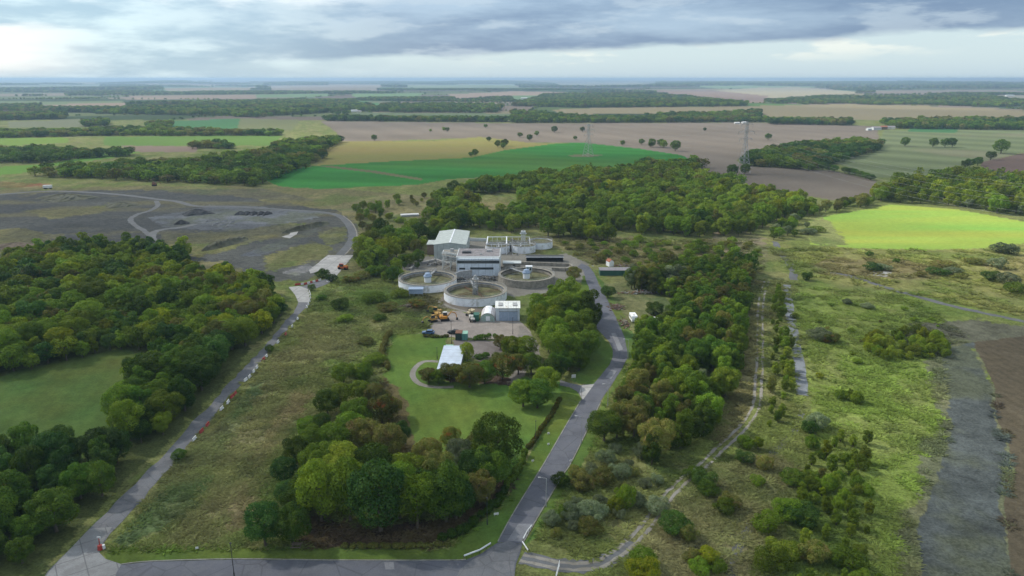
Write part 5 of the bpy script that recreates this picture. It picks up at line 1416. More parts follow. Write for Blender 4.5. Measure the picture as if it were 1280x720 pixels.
# spoil area bits
p0 = P(193, 232.5)
t = thing('excavator', 'tiny dark red excavator on the far edge of the grey tip', 'excavator', (p0[0], p0[1], 0)); t.scale = (1.15, 1.15, 1.15)
mb = MB(); mb.box((0, 0, .5), (2.4, 3, .8)); mb.build('track', BLK, t)
mb = MB(); mb.box((0, 0, 1.5), (2.2, 2.8, 1.2)); mb.box((-.5, .4, 2.5), (1, 1.4, 1)); mb.build('body', RUST, t)
mb = MB(); mb.beam((.3, 1, 1.8), (2.6, 2, 3.2), .35); mb.beam((2.6, 2, 3.2), (4.2, 2, 1.0), .3); mb.build('boom', RUST, t)
p0 = P(60, 236)
t = thing('lorry_trailer', 'white box trailer parked on the far edge of the tip', 'trailer', (p0[0], p0[1], 0), .2)
mb = MB(); mb.box((0, 0, 1.9), (6.2, 2.3, 2.0)); mb.build('box', WPL, t)
mb = MB(); mb.box((0, 0, .8), (6.2, 1.6, .16)); mb.build('chassis', DARK, t)
for x in (-2.2, -1.1, 2): mb = MB(); mb.cyl((x, -1.2, .5), (x, 1.2, .5), .5, n=12); mb.build('wheel', BLK, t)
p0 = P(512, 270)
t = thing('covered_stack', 'long white sheeted stack in the scrub behind the warehouse', 'stack', (p0[0], p0[1], 0), .25)
mb = MB(); mb.box((0, 0, .6), (11, 3.6, 1.2)); mb.build('stack', GREYST, t)
mb = MB(); mb.prism([(-2.0, .8), (0, 1.5), (2.0, .8), (2.0, .95), (0, 1.65), (-2.0, .95)], -5.8, 5.8); mb.build('sheet', WPL, t)
# spoil heaps
COAL = solid('coal_spoil', (.035, .037, .04), .95, var=.4, scale=.4, dirt=(.07, .07, .07))
GSP = solid('grey_spoil', (.11, .115, .12), .95, var=.4, scale=.4)
def heap(px, py, rx, ry, h, label, mat=COAL, seed=0, name='spoil_heap'):
    p0 = P(px, py); n = 40; m_ = 9; rs = np.random.RandomState(seed); mb = MB(); vs = []
    for j in range(m_):
        f = j / (m_ - 1)
        for i in range(n):
            a = 6.283 * i / n; k = 1 + .18 * math.sin(3 * a + seed) + .12 * math.sin(7 * a + seed * 2) + .04 * rs.normal()
            rr_ = (1 - f) ** .9; vs.append((rx * rr_ * k * math.cos(a), ry * rr_ * k * math.sin(a), h * (1 - (1 - f) ** 1.6) * (1 + .05 * rs.normal()) - .05))
    mb.add(vs, [(j * n + i, j * n + (i + 1) % n, (j + 1) * n + (i + 1) % n, (j + 1) * n + i) for j in range(m_ - 1) for i in range(n)])
    o = mb.build(name, mat, None, False); o.location = (p0[0], p0[1], 0); return tag(o, label, 'heap', 'heaps on the grey tip')
heap(246, 267, 9.5, 8, 2.8, 'biggest black coal heap on the grey gravel yard', seed=1)
heap(227, 279.5, 4.4, 4, 2.2, 'small pointed black heap left of the lane fork', seed=2)
for i, px in enumerate((300, 308, 317, 326, 334)): heap(px, 267.5, 2.6, 6, 1.7, ['first', 'second', 'third', 'fourth', 'last'][i] + ' from left of five low dark ridged heaps behind the gravel yard', seed=3 + i)
for i, (px, py) in enumerate([(262,276),(270,275),(279,277),(288,278),(268,280),(277,281),(287,282)]): heap(px, py, 2.4, 4.5, .8, '%s low grey heap in the middle of the gravel yard' % ['first', 'second', 'third', 'fourth', 'fifth', 'sixth', 'seventh'][i], GSP, 20 + i)
OLSP = solid('weedy_spoil', (.085, .085, .055), .95, var=.4, scale=.1, dirt=(.05, .055, .05))
heap(83, 248.5, 20, 13, 3.6, 'long low dark mound on the left of the grey tip', OLSP, 31)
heap(152, 257, 11, 9, 2.2, 'lower weedy mound left of the branching tracks', OLSP, 32)
heap(20, 309, 14, 7, 2.5, 'brown bank at the top corner of the left wood', solid('brown_bank', (.13, .10, .07), .95, scale=.1), 34)
for k, (a, b) in enumerate((((252,314),(310,298)), ((352,292),(412,279)))):
    A = P(*a); B = P(*b); c0 = (A + B) / 2; d = B - A; L_ = np.hypot(d[0], d[1]); rs = np.random.RandomState(k); vs = []; n = 26
    for i in range(n):
        x = -L_ / 2 + L_ * i / (n - 1); e = math.sin(math.pi * i / (n - 1)) ** .4
        for y, z in ((-4.5, -.05), (-2.4, 1.1), (-1, 2.5), (1, 2.6), (2.6, 1.1), (4.5, -.05)): vs.append((x, y * e + rs.normal() * .15, z * e * (1 + .12 * rs.normal())))
    mb = MB(); mb.add(vs, [(i * 6 + j, (i + 1) * 6 + j, (i + 1) * 6 + j + 1, i * 6 + j + 1) for i in range(n - 1) for j in range(5)])
    o = mb.build('spoil_bank', OLSP); o.location = c0; o.rotation_euler = (0, 0, math.atan2(d[1], d[0])); tag(o, ['long straight weedy bank behind the left wood', 'long straight dark bank inside the bend of the loop track'][k], 'bank')

# barriers along the lane
def barrier(px, py, mat, label, rz, l=2.0):
    p0 = P(px, py); t = thing('road_barrier', label, 'barrier', (p0[0], p0[1], .05), rz, 'plastic barriers along the haul lane')
    l *= .85; mb = MB(); mb.prism([(-.3, 0), (.3, 0), (.26, .16), (.1, .28), (.08, .78), (-.08, .78), (-.1, .28), (-.26, .16)], -l / 2, l / 2); mb.build('body', mat, t)
    for s in (-1, 1): mb = MB(); mb.box((s * l * .28, 0, .0), (.3, .62, .06)); mb.build('foot', DARK, t)
BL = [(243,550,'w'),(252,540,'r'),(259.5,532,'r'),(277,512,'w'),(285,504,'w'),(290,497,'r'),(294,493,'r'),(307,476,'w'),(312,472,'w'),(317,465.5,'w'),(321,460.5,'w'),(329.5,450,'r'),(333,446.5,'w'),(347.5,428.5,'w'),(357,418.5,'r'),(365,409,'w'),(372,399.5,'w'),
      (383.5,384.5,'w'),(385.5,381,'w'),(387,377,'w'),(388,373,'w'),(388,369,'w'),(387,365.5,'w'),(385.5,362.5,'w'),
      (371,356.5,'r'),(374.5,356.1,'r'),(378.5,355.8,'w'),(382,355.5,'r'),(385.5,354.5,'w'),(389,353.6,'r'),(392.5,352.8,'w'),(396,352,'r'),(399.5,351,'w'),(410.5,352.3,'w'),(412.5,351,'w')]
G0 = [P(b[0], b[1]) for b in BL]
ordn = ['nearest', 'second nearest', 'third nearest', 'fourth nearest', 'fifth nearest', 'sixth nearest', 'seventh nearest', 'eighth nearest', 'ninth nearest', 'tenth nearest', 'eleventh nearest', 'twelfth nearest', 'thirteenth nearest', 'fourteenth nearest', 'fifteenth nearest', 'sixteenth nearest', 'farthest']
ord2 = ['first', 'second', 'third', 'fourth', 'fifth', 'sixth', 'seventh', 'eighth', 'ninth']
for i, (px, py, c) in enumerate(BL):
    j = i + 1 if i in range(0, 16) or i in range(17, 23) or i in range(24, 32) else i - 1
    A, B = G0[min(i, j)], G0[max(i, j)]; rz = math.atan2(B[1] - A[1], B[0] - A[0])
    cn = 'white' if c == 'w' else 'red'
    if i < 17: lab = '%s %s plastic barrier of the row on the right verge of the lane' % (ordn[i], cn)
    elif i < 24: lab = 'white plastic barrier on the kinked end of the lane, %s counting away from camera' % ord2[i - 17]
    elif i < 33: lab = '%s barrier in the red and white row below the concrete pad, %s from left' % (cn, ord2[i - 24])
    else: lab = 'white barrier at the dark bush below the pad, %s one' % ('left' if i == 33 else 'right')
    barrier(px, py, WPL if c == 'w' else REDP, lab, rz, 2.2 if i < 17 else 1.9)
p0 = P(125.5, 687)
t = thing('road_closed_marker', 'red and white marker drum with a post at the lane entrance', 'marker', (p0[0], p0[1], .06))
mb = MB(); mb.cyl((0, 0, 0), (0, 0, .9), .5, .38, 16); mb.build('drum', REDP, t)
mb = MB(); mb.cyl((.45, .3, 0), (.45, .3, .75), .35, .3, 14); mb.build('white_drum', WPL, t)
mb = MB(); mb.cyl((0, 0, .9), (0, .1, 2.3), .09, n=8); mb.build('post', REDP, t)
mb = MB(); mb.box((0, .1, 2.5), (.7, .05, .35)); mb.build('sign_plate', WPL, t)

# rails, posts, signs, benches
def rail(pts, label, h=.75):
    c0 = P(*pts[0]); t = thing('guard_rail', label, 'rail', (c0[0], c0[1], 0), group='white guard rails at the junction')
    G = [P(*p) - c0 for p in pts]; mb = MB()
    for a, b in zip(G[:-1], G[1:]): mb.beam((a[0], a[1], h), (b[0], b[1], h), .12, h=.28)
    mb.build('rail', WHITE, t); mb = MB()
    for a, b in zip(G[:-1], G[1:]):
        n_ = max(2, int(np.hypot(*(b - a)[:2]) / 1.6))
        for k in range(n_ + 1): q = a + (b - a) * k / n_; mb.beam((q[0], q[1], 0), (q[0], q[1], h), .12)
    mb.build('post', TIMB, t)
rail([(580,699),(600,691.5),(613.5,683)], 'white guard rail on the verge left of the road junction')
rail([(654,677.5),(659,668),(664.5,661)], 'white guard rail following the road edge right of the junction')
rail([(653,681.5),(660,692)], 'short white guard rail pointing down the gravel spur')
def lamp(px, py, h, label, mat=GREYST, arm=True, az=0.):
    p0 = P(px, py); t = thing('lamp_post' if arm else 'pole', label, 'lamp post' if arm else 'pole', (p0[0], p0[1], 0), az)
    mb = MB(); mb.cyl((0, 0, 0), (0, 0, 1.1), .12, n=10); mb.cyl((0, 0, 1.1), (0, 0, h), .075, .05, n=8); mb.build('post', mat, t)
    if arm:
        mb = MB(); mb.cyl((0, 0, h - .03), (-1.2, 0, h + .2), .045, n=6); mb.build('arm', mat, t)
        mb = MB(); mb.box((-1.4, 0, h + .2), (.6, .24, .13)); mb.build('lantern', mat, t)
    else:
        mb = MB(); mb.box((0, 0, h), (.3, .3, .1)); mb.build('cap', mat, t)
lamp(682.5, 633, 6.5, 'pale lamp post at the right road edge nearest the junction')
lamp(726.5, 554, 7, 'pale lamp post by the right road edge next to the roadside tree')
lamp(759.5, 508, 6.5, 'pale lamp post by the road opposite the driveway mouth', az=.3)
lamp(785, 449, 6.5, 'pale lamp post on the outside of the road bend')
for px, py, h, lab in ((669.5,552,5.5,'thin dark pole on the verge by the hedge line'),(609,656,6,'thin dark pole on the lawn verge above the junction'),(293,722,7,'thin dark pole at the bottom edge, on the main road verge'),(564.5,430,8,'tall thin dark pole behind the office'),(641,418,6,'thin dark pole at the right edge of the yard'),(546.5,449,4,'short dark pole on the lawn left of the office')):
    lamp(px, py, h, lab, DARK, False)
def board(px, py, w, h, z, label, posts=2, mat=WPL):
    p0 = P(px, py); t = thing('sign_board', label, 'sign', (p0[0], p0[1], 0), .25)
    mb = MB(); mb.box((0, 0, z + h / 2), (w, .06, h)); mb.build('panel', mat, t)
    for s in ((-.35, .35) if posts == 2 else (0,)): mb = MB(); mb.beam((s * w, .07, 0), (s * w, .07, z + h), .08); mb.build('post', GREYST, t)
board(717, 474.5, 1.3, 1.0, .6, 'plain white sign board on the grass above the driveway')
board(620.3, 645, 1.0, .45, .3, 'low white sign board on the verge near the junction', 2)
for px, py, lab in ((685.5,543.5,'small white marker furthest up the lawn verge'),(685.5,557,'small white marker in the middle of the lawn verge'),(666,578,'small white marker lowest on the lawn verge'),(713.5,578,'small white marker at the right road edge'),(246.5,687.5,'tiny white marker on the bottom verge'),
                    (745,399,'small white marker on the grass by the lay-by'),(741,333.5,'small white marker at the top end of the road')):
    board(px, py, .55, .4, .25, lab, 1)
for px, py, lab in ((371,684,'grey picnic bench on the bottom verge under the trees'),(637.5,480.5,'grey bench at the edge of the garden lawn')):
    p0 = P(px, py); t = thing('picnic_bench', lab, 'bench', (p0[0], p0[1], 0))
    mb = MB(); mb.box((0, 0, .75), (1.9, .8, .06)); mb.build('table_top', TIMB, t)
    for s in (-1, 1): mb = MB(); mb.box((0, s * .75, .45), (1.9, .3, .05)); mb.build('seat', TIMB, t)
    mb = MB()
    for x in (-.7, .7): mb.beam((x, -.75, .4), (x, .75, .4), .08); mb.beam((x, -.5, 0), (x, 0, .75), .08); mb.beam((x, .5, 0), (x, 0, .75), .08)
    mb.build('frame', TIMB, t)
# blocks at the gravel spur
p0 = P(697, 717)
t = thing('field_gate', 'broken white gate lying across the mouth of the gravel spur', 'gate', (p0[0], p0[1], .04), 1.35)
mb = MB()
for z in (.3, .6, .9, 1.2): mb.beam((-2, 0, z), (2, 0, z), .07)
for x in (-2, 0, 2): mb.beam((x, 0, 0), (x, 0, 1.3), .1)
mb.build('frame', PALEST, t)
# hedges
def hedge(name, pts, w, h, sp, label, seed=0, cat='hedge'):
    c0 = P(*pts[0]); rs = np.random.RandomState(seed); lb = []
    G = smoothline([(P(*p) - c0)[:2] for p in pts], 4)
    for a, b in zip(G[:-1], G[1:]):
        L_ = np.hypot(*(b - a)); k = max(1, int(L_ / (w * .5)))
        for j in range(k):
            q = a + (b - a) * (j + rs.rand()) / k; lb.append((np.array([q[0] + rs.normal() * w * .12, q[1] + rs.normal() * w * .12, h * .5 + rs.normal() * h * .1]), w * .5 * rs.uniform(.8, 1.2)))
    co, q = leaves(rs, lb, int(len(lb) * 330), .32, squash=h / w)
    me = npmesh(name, co, q, [LEAF[sp]]); o = bpy.data.objects.new(name, me); COL.objects.link(o); o.location = c0
    return tag(o, label, cat)
hedge('hedge', [(593,425.5),(606,424.5),(622,424)], 1.6, 1.8, 'dark', 'clipped green hedge along the lower edge of the yard')
hedge('hedge', [(632,612),(643,597),(652,580),(658,568)], 1.4, 1.6, 'dark', 'dark hedge along the verge right of the big clump, lower part', 2)
hedge('hedge', [(660,562),(672,545),(676,538),(690,518),(700,500)], 1.0, 1.0, 'rust', 'brown and green hedge line along the verge up to the driveway', 3)
hedge('hedge', [(632,612),(622,630),(600,650),(575,668),(548,676)], 1.7, 1.4, 'dark', 'dark low hedge curving round the bare earth under the clump', 4)
hedge('hedge', [(430,684),(470,684),(520,684),(560,682)], 1.2, .7, 'olive', 'straight weedy hedge along the bottom verge', 5)
hedge('hedge', [(487,418),(481,430),(478,445),(484,462)], 1.6, 1.6, 'olive', 'ragged hedge down the left side of the lawn', 6)
hedge('hedge', [(798,452),(785,474),(770,505)], 1.5, 1.5, 'dark', 'dark hedge strip right of the upper verge', 7)
hedge('hedge', [(530,421),(545,422),(560,421)], 1.3, .9, 'olive', 'low weedy hedge under the blue car', 8)
hedge('hedge', [(600,449),(607,447)], 2., 1.6, 'dark', 'round green bush clump behind the autumn tree', 9)

# pylons and lines
def pylon(p0, h, rz, label):
    t = thing('pylon', label, 'pylon', p0, rz, 'electricity pylons across the fields')
    def wd(z): f = z / h; return 3.6 * (1 - f / .62) + .9 if f < .62 else .9 * (1 - (f - .62)) + .2
    mb = MB(); n_ = 12
    for k in range(n_):
        z0, z1 = h * k / n_, h * (k + 1) / n_; a, b = wd(z0), wd(z1)
        for sx, sy in ((-1, -1), (1, -1), (1, 1), (-1, 1)): mb.beam((sx * a, sy * a, z0), (sx * b, sy * b, z1), .26)
        for s in (-1, 1):
            mb.beam((-a, s * a, z0), (b, s * b, z1), .13); mb.beam((a, s * a, z0), (-b, s * b, z1), .13); mb.beam((s * a, -a, z0), (s * b, b, z1), .13)
    mb.build('lattice_mast', GREYST, t)
    for z, w in ((.66, 7), (.80, 9), (.94, 6.5)):
        mb = MB()
        for s in (-1, 1):
            mb.beam((0, -.5, z * h), (s * w, 0, z * h + .2), .22); mb.beam((0, .5, z * h), (s * w, 0, z * h + .2), .22); mb.beam((0, 0, z * h + 1.8), (s * w, 0, z * h + .2), .2)
        mb.build('cross_arm', GREYST, t)
    mb = MB()
    for z, w in ((.66, 7), (.80, 9), (.94, 6.5)):
        for s in (-1, 1): mb.cyl((s * w, 0, z * h + .1), (s * w, 0, z * h - 2.2), .16, n=6)
    mb.build('insulators', GREYST, t)
    return t
pa = P(735, 195); pb = P(929, 216); pc = np.array([238., 285., 0.])
dirn = math.atan2(pb[1] - pa[1], pb[0] - pa[0])
dir2 = math.atan2(pc[1] - pb[1], pc[0] - pb[0])
pylon(pa, 36, dirn + math.pi / 2, 'faint lattice pylon standing in the green crop field')
pylon(pb, 47, (dirn + dir2) / 2 + math.pi / 2, 'larger lattice pylon left of the dark wood block')
def wires(a, ha, b, hb, ang_a, ang_b, label):
    mb = MB(); a = np.array(a); b = np.array(b)
    for z, w in ((.66, 7), (.80, 9), (.94, 6.5)):
        for s in (-1, 1):
            A = a + np.array([math.cos(ang_a) * s * w, math.sin(ang_a) * s * w, z * ha - 2.2]); B = b + np.array([math.cos(ang_b) * s * w, math.sin(ang_b) * s * w, z * hb - 2.2])
            n_ = 24; prev = None
            for k in range(n_ + 1):
                f = k / n_; q = A + (B - A) * f; q = (q[0], q[1], q[2] - 9 * 4 * f * (1 - f))
                if prev: mb.cyl(prev, q, .022, n=4, cap=False)
                prev = q
    tag(mb.build('power_line', GREYST), label, 'power line')
wires(pa, 36, pb, 47, dirn + math.pi / 2, (dirn + dir2) / 2 + math.pi / 2, 'span of power cables between the two pylons')
wires(pb, 47, pc, 47, (dirn + dir2) / 2 + math.pi / 2, dir2 + math.pi / 2, 'span of power cables running right from the larger pylon over the wood')

# farm and village houses far away
def house(px, py, w, l, h, rise, wm, rm, label, rz=0., nm='farmhouse', win=True, cat='house', grp=None):
    p0 = P(px, py); t = thing(nm, label, cat, p0, rz, grp)
    gable_hut(t, w, l, h, rise, wm, rm, 'x', .4)
    if win:
        for k in range(max(2, int(l / 4))):
            mb = MB(); mb.box((-l / 2 + 2 + k * 3.6, -w / 2 - .03, h * .6), (1.2, .1, 1.3)); mb.build('window', GLASSD, t)
        mb = MB(); mb.box((l * .3, 0, h + rise + .6), (1, .9, 2)); mb.build('chimney', BROWNW, t)
    return t
CREAM = solid('cream_render', (.62, .58, .5), .8, scale=.3)
FARM = [(1095,162.5,14,26,5,3,FASC,AGED,'long pale barn, leftmost of the farm buildings by the dark wood',.1,'barn',False,'barn'),(1104,162,12,20,6,3,BROWNW,TILE,'brown farmhouse with tiled roof in the farm group',0,'farmhouse',True,'house'),(1113,161.5,12,24,5,3,CREAM,AGED,'cream barn on the right of the farm group',-.1,'barn',False,'barn'),(1086,163,10,14,4,2,FASC,FASC,'small pale shed at the left end of the farm',.2,'barn',False,'barn'),
        (921,154.5,12,17,2.6,1.2,FASC,WPL,'white farm shed left of the twin sheds beside the far lane',.05,'barn',False,'barn'),(930,154,12,15,2.6,1.2,FASC,WPL,'white farm shed right of the twin sheds beside the far lane',.1,'barn',False,'barn'),
        (334,137,10,22,5,3,CREAM,TILE,'pale house with red roof at the left of the far village',.1,'farmhouse',True,'house'),(340,136,10,16,5,3,CREAM,TILE,'second pale house of the far village, red roofed',-.2,'farmhouse',True,'house'),(388,139.5,10,22,5,3,BROWNW,TILE,'brown terrace in the middle of the far village',0,'farmhouse',True,'house'),(404,139,10,20,5,3,BROWNW,TILE,'brown house right of the terrace in the far village',.1,'farmhouse',True,'house'),
        (443,140,14,30,6,2,WPL,FASC,'white barn at the right end of the far village',.1,'barn',False,'barn'),(449,140.5,12,20,5,2,CREAM,AGED,'cream shed next to the white barn in the far village',.1,'barn',False,'barn'),(520,133,12,24,6,4,CREAM,TILE,'solitary cream farmhouse beyond the village woods',.1,'farmhouse',True,'house'),
        (685,151,14,40,6,2,WPL,FASC,'long white glasshouse left of the central far farms',0,'barn',False,'barn'),(697,151,14,36,6,2,FASC,FASC,'grey glasshouse right of the long white one',0,'barn',False,'barn'),(820,151,12,30,5,2,CREAM,AGED,'cream roadside barn in the central far trees',0,'barn',False,'barn'),(845,151,12,40,4,2,FASC,AGED,'low grey roadside barn right of the cream one',0,'barn',False,'barn'),
        (655,124,18,50,7,3,WPL,FASC,'tiny white shed among far patchwork fields',0,'barn',False,'barn'),(1124,105.5,20,60,9,3,WPL,WPL,'tiny white building near the horizon on the right',0,'barn',False,'barn'),(215,137,12,22,5,3,BROWNW,TILE,'brown house in trees at the far left hamlet',0,'farmhouse',True,'house'),(315,134,12,24,5,3,WPL,FASC,'white house in trees at the far left hamlet',0,'farmhouse',True,'house'),
        (1262,120.5,18,70,7,3,WPL,FASC,'long white roofs near the right edge below the horizon',0,'barn',False,'barn'),(1250,128,14,40,6,3,CREAM,AGED,'cream barn near the right edge below the long white roofs',0,'barn',False,'barn')]
for f in FARM: house(f[0], f[1], f[2] * .6, f[3] * .55, f[4] * .75, f[5] * .6, f[6], f[7], f[8], f[9], f[10], f[11], f[12], 'buildings in the far countryside')

# ------------------------------------------------------------------ light
SUN_AZ = R(-62); SUN_EL = R(40)
sv = Vector((math.sin(SUN_AZ) * math.cos(SUN_EL), math.cos(SUN_AZ) * math.cos(SUN_EL), math.sin(SUN_EL)))
sl = bpy.data.lights.new('sun', 'SUN'); sl.energy = 5.0; sl.angle = R(.6); sl.color = (1, .95, .86)
so = bpy.data.objects.new('sun', sl); COL.objects.link(so); so.rotation_euler = (-sv).to_track_quat('-Z', 'Y').to_euler()

# deck added above, out of view: its gaps are shaped to place sun and shade
ZC = 1300.
cxs = np.arange(-5200, 4300, 60.); cys = np.arange(-1200, 9400, 60.)
CX, CY = np.meshgrid(cxs, cys)
sh_x = CX - sv.x / sv.z * ZC; sh_y = CY - sv.y / sv.z * ZC
uu, vv = project(sh_x, np.maximum(sh_y, 40), np.zeros_like(sh_x))
T = .22 + .14 * fbm(sh_x, sh_y, 240, 3, 81) + .08 * ss(150, 420, np.hypot(sh_x, sh_y))
rad = np.hypot(sh_x, sh_y)
# scattered gaps beyond the works
pt = ss(.50, .66, fbm(sh_x * .6, sh_y, 620, 3, 85))
T = np.where(rad > 700, T + (.28 + .5 * pt) * ss(700, 1200, rad), T)
def gap(px, py, rx, ry, val, soft=.55):
    global T
    c = P(px, py); d = np.sqrt(((sh_x - c[0]) / rx) ** 2 + ((sh_y - c[1]) / ry) ** 2) * (1 + .35 * (fbm(sh_x, sh_y, 130, 3, 86) - .5))
    T = np.maximum(T, val * (1 - ss(1 - soft, 1 + soft * .3, d)))
gap(1180, 282, 185, 150, 1.0); gap(1290, 262, 210, 190, 1.0); gap(1100, 262, 120, 150, .9); gap(1020, 278, 80, 90, .75)
gap(1150, 345, 120, 75, .62); gap(1260, 350, 120, 70, .7)
gap(940, 265, 130, 140, 1.); gap(780, 248, 190, 130, .95); gap(640, 262, 120, 80, .7)
gap(490, 226, 120, 45, .8); gap(620, 224, 60, 30, .7)
gap(60, 214, 260, 90, .55); gap(250, 176, 420, 160, .7); gap(20, 177, 300, 100, .8)
gap(1120, 500, 85, 110, .6); gap(1040, 440, 75, 95, .55); gap(130, 350, 120, 90, .68); gap(300, 365, 55, 60, .75); gap(600, 470, 45, 40, .42); gap(880, 370, 60, 60, .5)
gap(980, 115, 900, 1300, .9)
shadef = np.zeros_like(T)
c = P(480, 200); d = np.hypot((sh_x - c[0]) / 420, (sh_y - c[1]) / 220); T = T * (1 - .45 * (1 - ss(.6, 1.1, d)))
lump = fbm(CX, CY, 420, 5, 90)
zb = ZC - 40 * lump; zt = ZC + 120 + 260 * lump
ny, nx = CX.shape
co = np.concatenate([np.stack([CX, CY, zb], -1).reshape(-1, 3), np.stack([CX, CY, zt], -1).reshape(-1, 3)])
q = grid_idx(ny, nx); nn_ = ny * nx
bd = []
def edge(ids):
    for a, b in zip(ids[:-1], ids[1:]): bd.append((a, b, b + nn_, a + nn_))
ii = np.arange(nn_).reshape(ny, nx); edge(list(ii[0])); edge(list(ii[:, -1])); edge(list(ii[-1][::-1])); edge(list(ii[:, 0][::-1]))
me_mat, nt, N, L = newmat('unseen_cloud')
at = N.new('ShaderNodeAttribute'); at.attribute_name = 'clear'
tr = N.new('ShaderNodeBsdfTransparent'); tl = N.new('ShaderNodeBsdfTranslucent'); tl.inputs[0].default_value = (.9, .92, .95, 1)
df = N.new('ShaderNodeBsdfDiffuse'); df.inputs[0].default_value = (.8, .82, .85, 1)
m1 = N.new('ShaderNodeMixShader'); m1.inputs[0].default_value = .4; L.new(tl.outputs[0], m1.inputs[1]); L.new(df.outputs[0], m1.inputs[2])
m2 = N.new('ShaderNodeMixShader'); L.new(at.outputs['Fac'], m2.inputs[0]); L.new(m1.outputs[0], m2.inputs[1]); L.new(tr.outputs[0], m2.inputs[2])
o_ = N.new('ShaderNodeOutputMaterial'); L.new(m2.outputs[0], o_.inputs[0])
me = npmesh('unseen_clouds', co, np.concatenate([q, q[:, ::-1] + nn_, np.array(bd)]), [me_mat])
tt = np.sqrt(np.clip(T, 0, 1)).ravel(); tt = np.concatenate([tt, tt])
a = me.attributes.new('clear', 'FLOAT', 'POINT'); a.data.foreach_set('value', tt.astype(np.float32))
me.polygons.foreach_set('use_smooth', np.ones(len(me.polygons), bool))
clo = bpy.data.objects.new('unseen_clouds', me); COL.objects.link(clo); tag(clo, kind='structure')

# haze
hm, nt, N, L = newmat('haze')
pv = N.new('ShaderNodeVolumePrincipled'); pv.inputs['Color'].default_value = (.38, .54, .74, 1); pv.inputs['Density'].default_value = 1.05e-4; pv.inputs['Anisotropy'].default_value = .2
o_ = N.new('ShaderNodeOutputMaterial'); L.new(pv.outputs[0], o_.inputs['Volume'])
hb = MB(); zmin = float(gz.min()) - 1.; zmax = max(HC + 12, float(gz.max()) + 8)
hb.box((0, 34000, (zmin + zmax) / 2), (180000, 78000, zmax - zmin))
tag(hb.build('haze', hm), kind='stuff')
print('haze', zmin, zmax)

# sky
w = bpy.data.worlds.new('World'); sc.world = w; w.use_nodes = True
nt = w.node_tree; N = nt.nodes; L = nt.links; N.clear()
sky = N.new('ShaderNodeTexSky'); sky.sky_type = 'NISHITA'; sky.sun_disc = False; sky.sun_elevation = SUN_EL; sky.sun_rotation = SUN_AZ % (2 * math.pi); sky.altitude = 100
b1 = N.new('ShaderNodeBackground'); b1.inputs[1].default_value = .1; L.new(sky.outputs[0], b1.inputs[0])
tc = N.new('ShaderNodeTexCoord').outputs['Generated']
sx = N.new('ShaderNodeSeparateXYZ'); L.new(tc, sx.inputs[0])
azn = mathn(N, L, 'ARCTAN2', sx.outputs[0], sx.outputs[1]); eln = mathn(N, L, 'ARCSINE', sx.outputs[2])
def cvec(a, b, c=0., k=1.):
    n = N.new('ShaderNodeCombineXYZ'); L.new(mathn(N, L, 'MULTIPLY', azn, a), n.inputs[0]); L.new(mathn(N, L, 'MULTIPLY', eln, b), n.inputs[1]); n.inputs[2].default_value = c; return n.outputs[0]
nA = noise(N, L, cvec(3.0, 17, 1.3), 1., 8, .6)
nB = noise(N, L, cvec(9, 46, 4.1), 1., 7, .6)
nC = noise(N, L, cvec(1.6, 9, 7.7), 1., 4, .5)
nD = noise(N, L, cvec(7.5, 34, 2.2), 1., 6, .56)
# lower edge of the dark bank: climbs to the right
e1 = mathn(N, L, 'ADD', mathn(N, L, 'MULTIPLY', azn, .036), .031)
wob = mathn(N, L, 'ADD', mathn(N, L, 'MULTIPLY', mathn(N, L, 'SUBTRACT', nB, .5), .022), mathn(N, L, 'MULTIPLY', mathn(N, L, 'SUBTRACT', nA, .5), .012))
dlt = mathn(N, L, 'ADD', mathn(N, L, 'SUBTRACT', eln, e1), wob)
bank = ramp(N, L, dlt, -.004, .006)
bankL = ramp(N, L, mathn(N, L, 'ADD', azn, mathn(N, L, 'MULTIPLY', mathn(N, L, 'SUBTRACT', nA, .5), .35)), -.52, -.08)   # fades out to the left
dark = mixc(N, L, ramp(N, L, nA, .36, .66), (.17, .27, .44), (.40, .54, .70))
dark = mixc(N, L, ramp(N, L, azn, .0, .6, 0, .35), dark, (.14, .22, .37))
dark = mixc(N, L, mathn(N, L, 'MULTIPLY', ramp(N, L, nD, .5, .62), .5), dark, (.55, .66, .76))
low = mixc(N, L, ramp(N, L, eln, .0, .03), (.56, .70, .78), (.60, .74, .79))
low = mixc(N, L, mathn(N, L, 'MULTIPLY', ramp(N, L, nB, .50, .64), mathn(N, L, 'MULTIPLY', ramp(N, L, dlt, -.03, -.004), ramp(N, L, azn, -.1, .1))), low, (.84, .90, .86))
left = mixc(N, L, ramp(N, L, nD, .40, .62), (.36, .55, .70), (.68, .87, .95))
left = mixc(N, L, ramp(N, L, nC, .55, .68), left, (.85, .97, 1.0))
c = mixc(N, L, bank, low, dark)
topL = mixc(N, L, bankL, left, c)
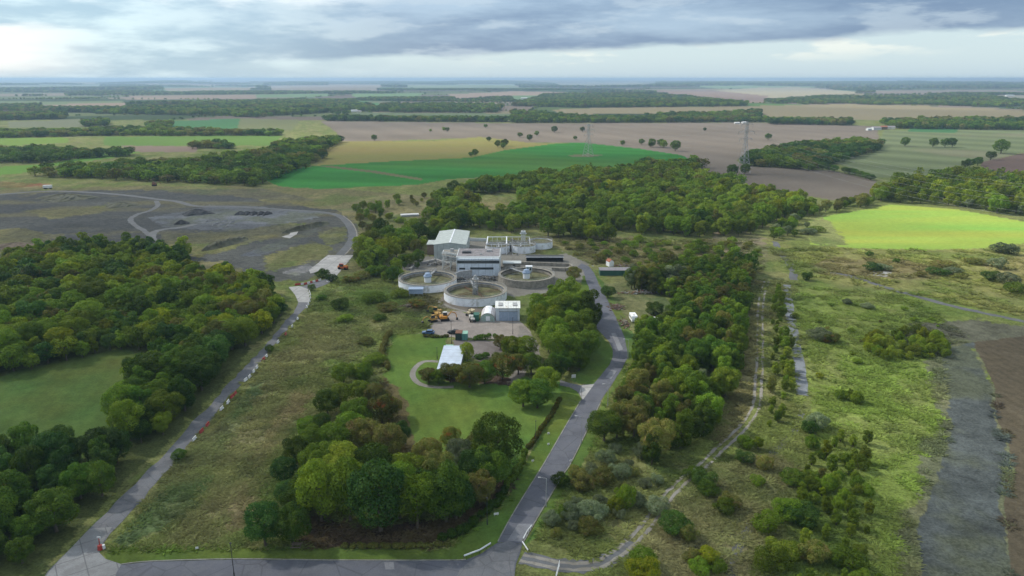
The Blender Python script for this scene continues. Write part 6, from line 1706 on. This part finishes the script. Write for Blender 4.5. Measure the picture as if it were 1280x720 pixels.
# white glow low on the far left
gl = mathn(N, L, 'MULTIPLY', ramp(N, L, azn, -.46, -.60), mathn(N, L, 'MULTIPLY', ramp(N, L, mathn(N, L, 'ADD', eln, mathn(N, L, 'MULTIPLY', wob, 1.5)), .060, .050), ramp(N, L, eln, -.002, .016)))
topL = mixc(N, L, mathn(N, L, 'MULTIPLY', gl, .85), topL, (.98, 1.0, 1.0))
# bright breaks along the top
br = mathn(N, L, 'MULTIPLY', ramp(N, L, mathn(N, L, 'ADD', eln, mathn(N, L, 'MULTIPLY', mathn(N, L, 'SUBTRACT', nB, .5), .06)), .082, .098), ramp(N, L, azn, -.12, -.24))
topL = mixc(N, L, mathn(N, L, 'MULTIPLY', br, .8), topL, (.88, .96, 1.0))
up = ramp(N, L, eln, .13, .4)
c = mixc(N, L, up, topL, (.52, .60, .70))
b2 = N.new('ShaderNodeBackground'); L.new(c, b2.inputs[0]); b2.inputs[1].default_value = .75
mx = N.new('ShaderNodeMixShader'); mx.inputs[0].default_value = .86
L.new(b1.outputs[0], mx.inputs[1]); L.new(b2.outputs[0], mx.inputs[2])
ow = N.new('ShaderNodeOutputWorld'); L.new(mx.outputs[0], ow.inputs[0])
w.cycles.sampling_method = 'MANUAL'; w.cycles.sample_map_resolution = 512

# ------------------------------------------------------------------ camera and render
cam = bpy.data.cameras.new('camera'); cam.sensor_width = 36; cam.lens = 36 * F / 1280; cam.clip_start = 1; cam.clip_end = 100000
co_ = bpy.data.objects.new('camera', cam); COL.objects.link(co_); co_.location = (0, 0, HC); co_.rotation_euler = (math.pi / 2 - PITCH, 0, 0)
sc.camera = co_
sc.view_settings.view_transform = 'Standard'; sc.view_settings.look = 'None'; sc.view_settings.exposure = .58; sc.view_settings.gamma = 1
cy = sc.cycles
cy.max_bounces = 5; cy.diffuse_bounces = 2; cy.glossy_bounces = 2; cy.transmission_bounces = 3; cy.volume_bounces = 1; cy.transparent_max_bounces = 8
cy.use_adaptive_sampling = True; cy.adaptive_threshold = .02; cy.use_denoising = True
try: cy.denoiser = 'OPENIMAGEDENOISE'; cy.denoising_prefilter = 'ACCURATE'
except Exception: pass
cy.caustics_reflective = False; cy.caustics_refractive = False; cy.sample_clamp_indirect = 4
sc.render.use_persistent_data = False
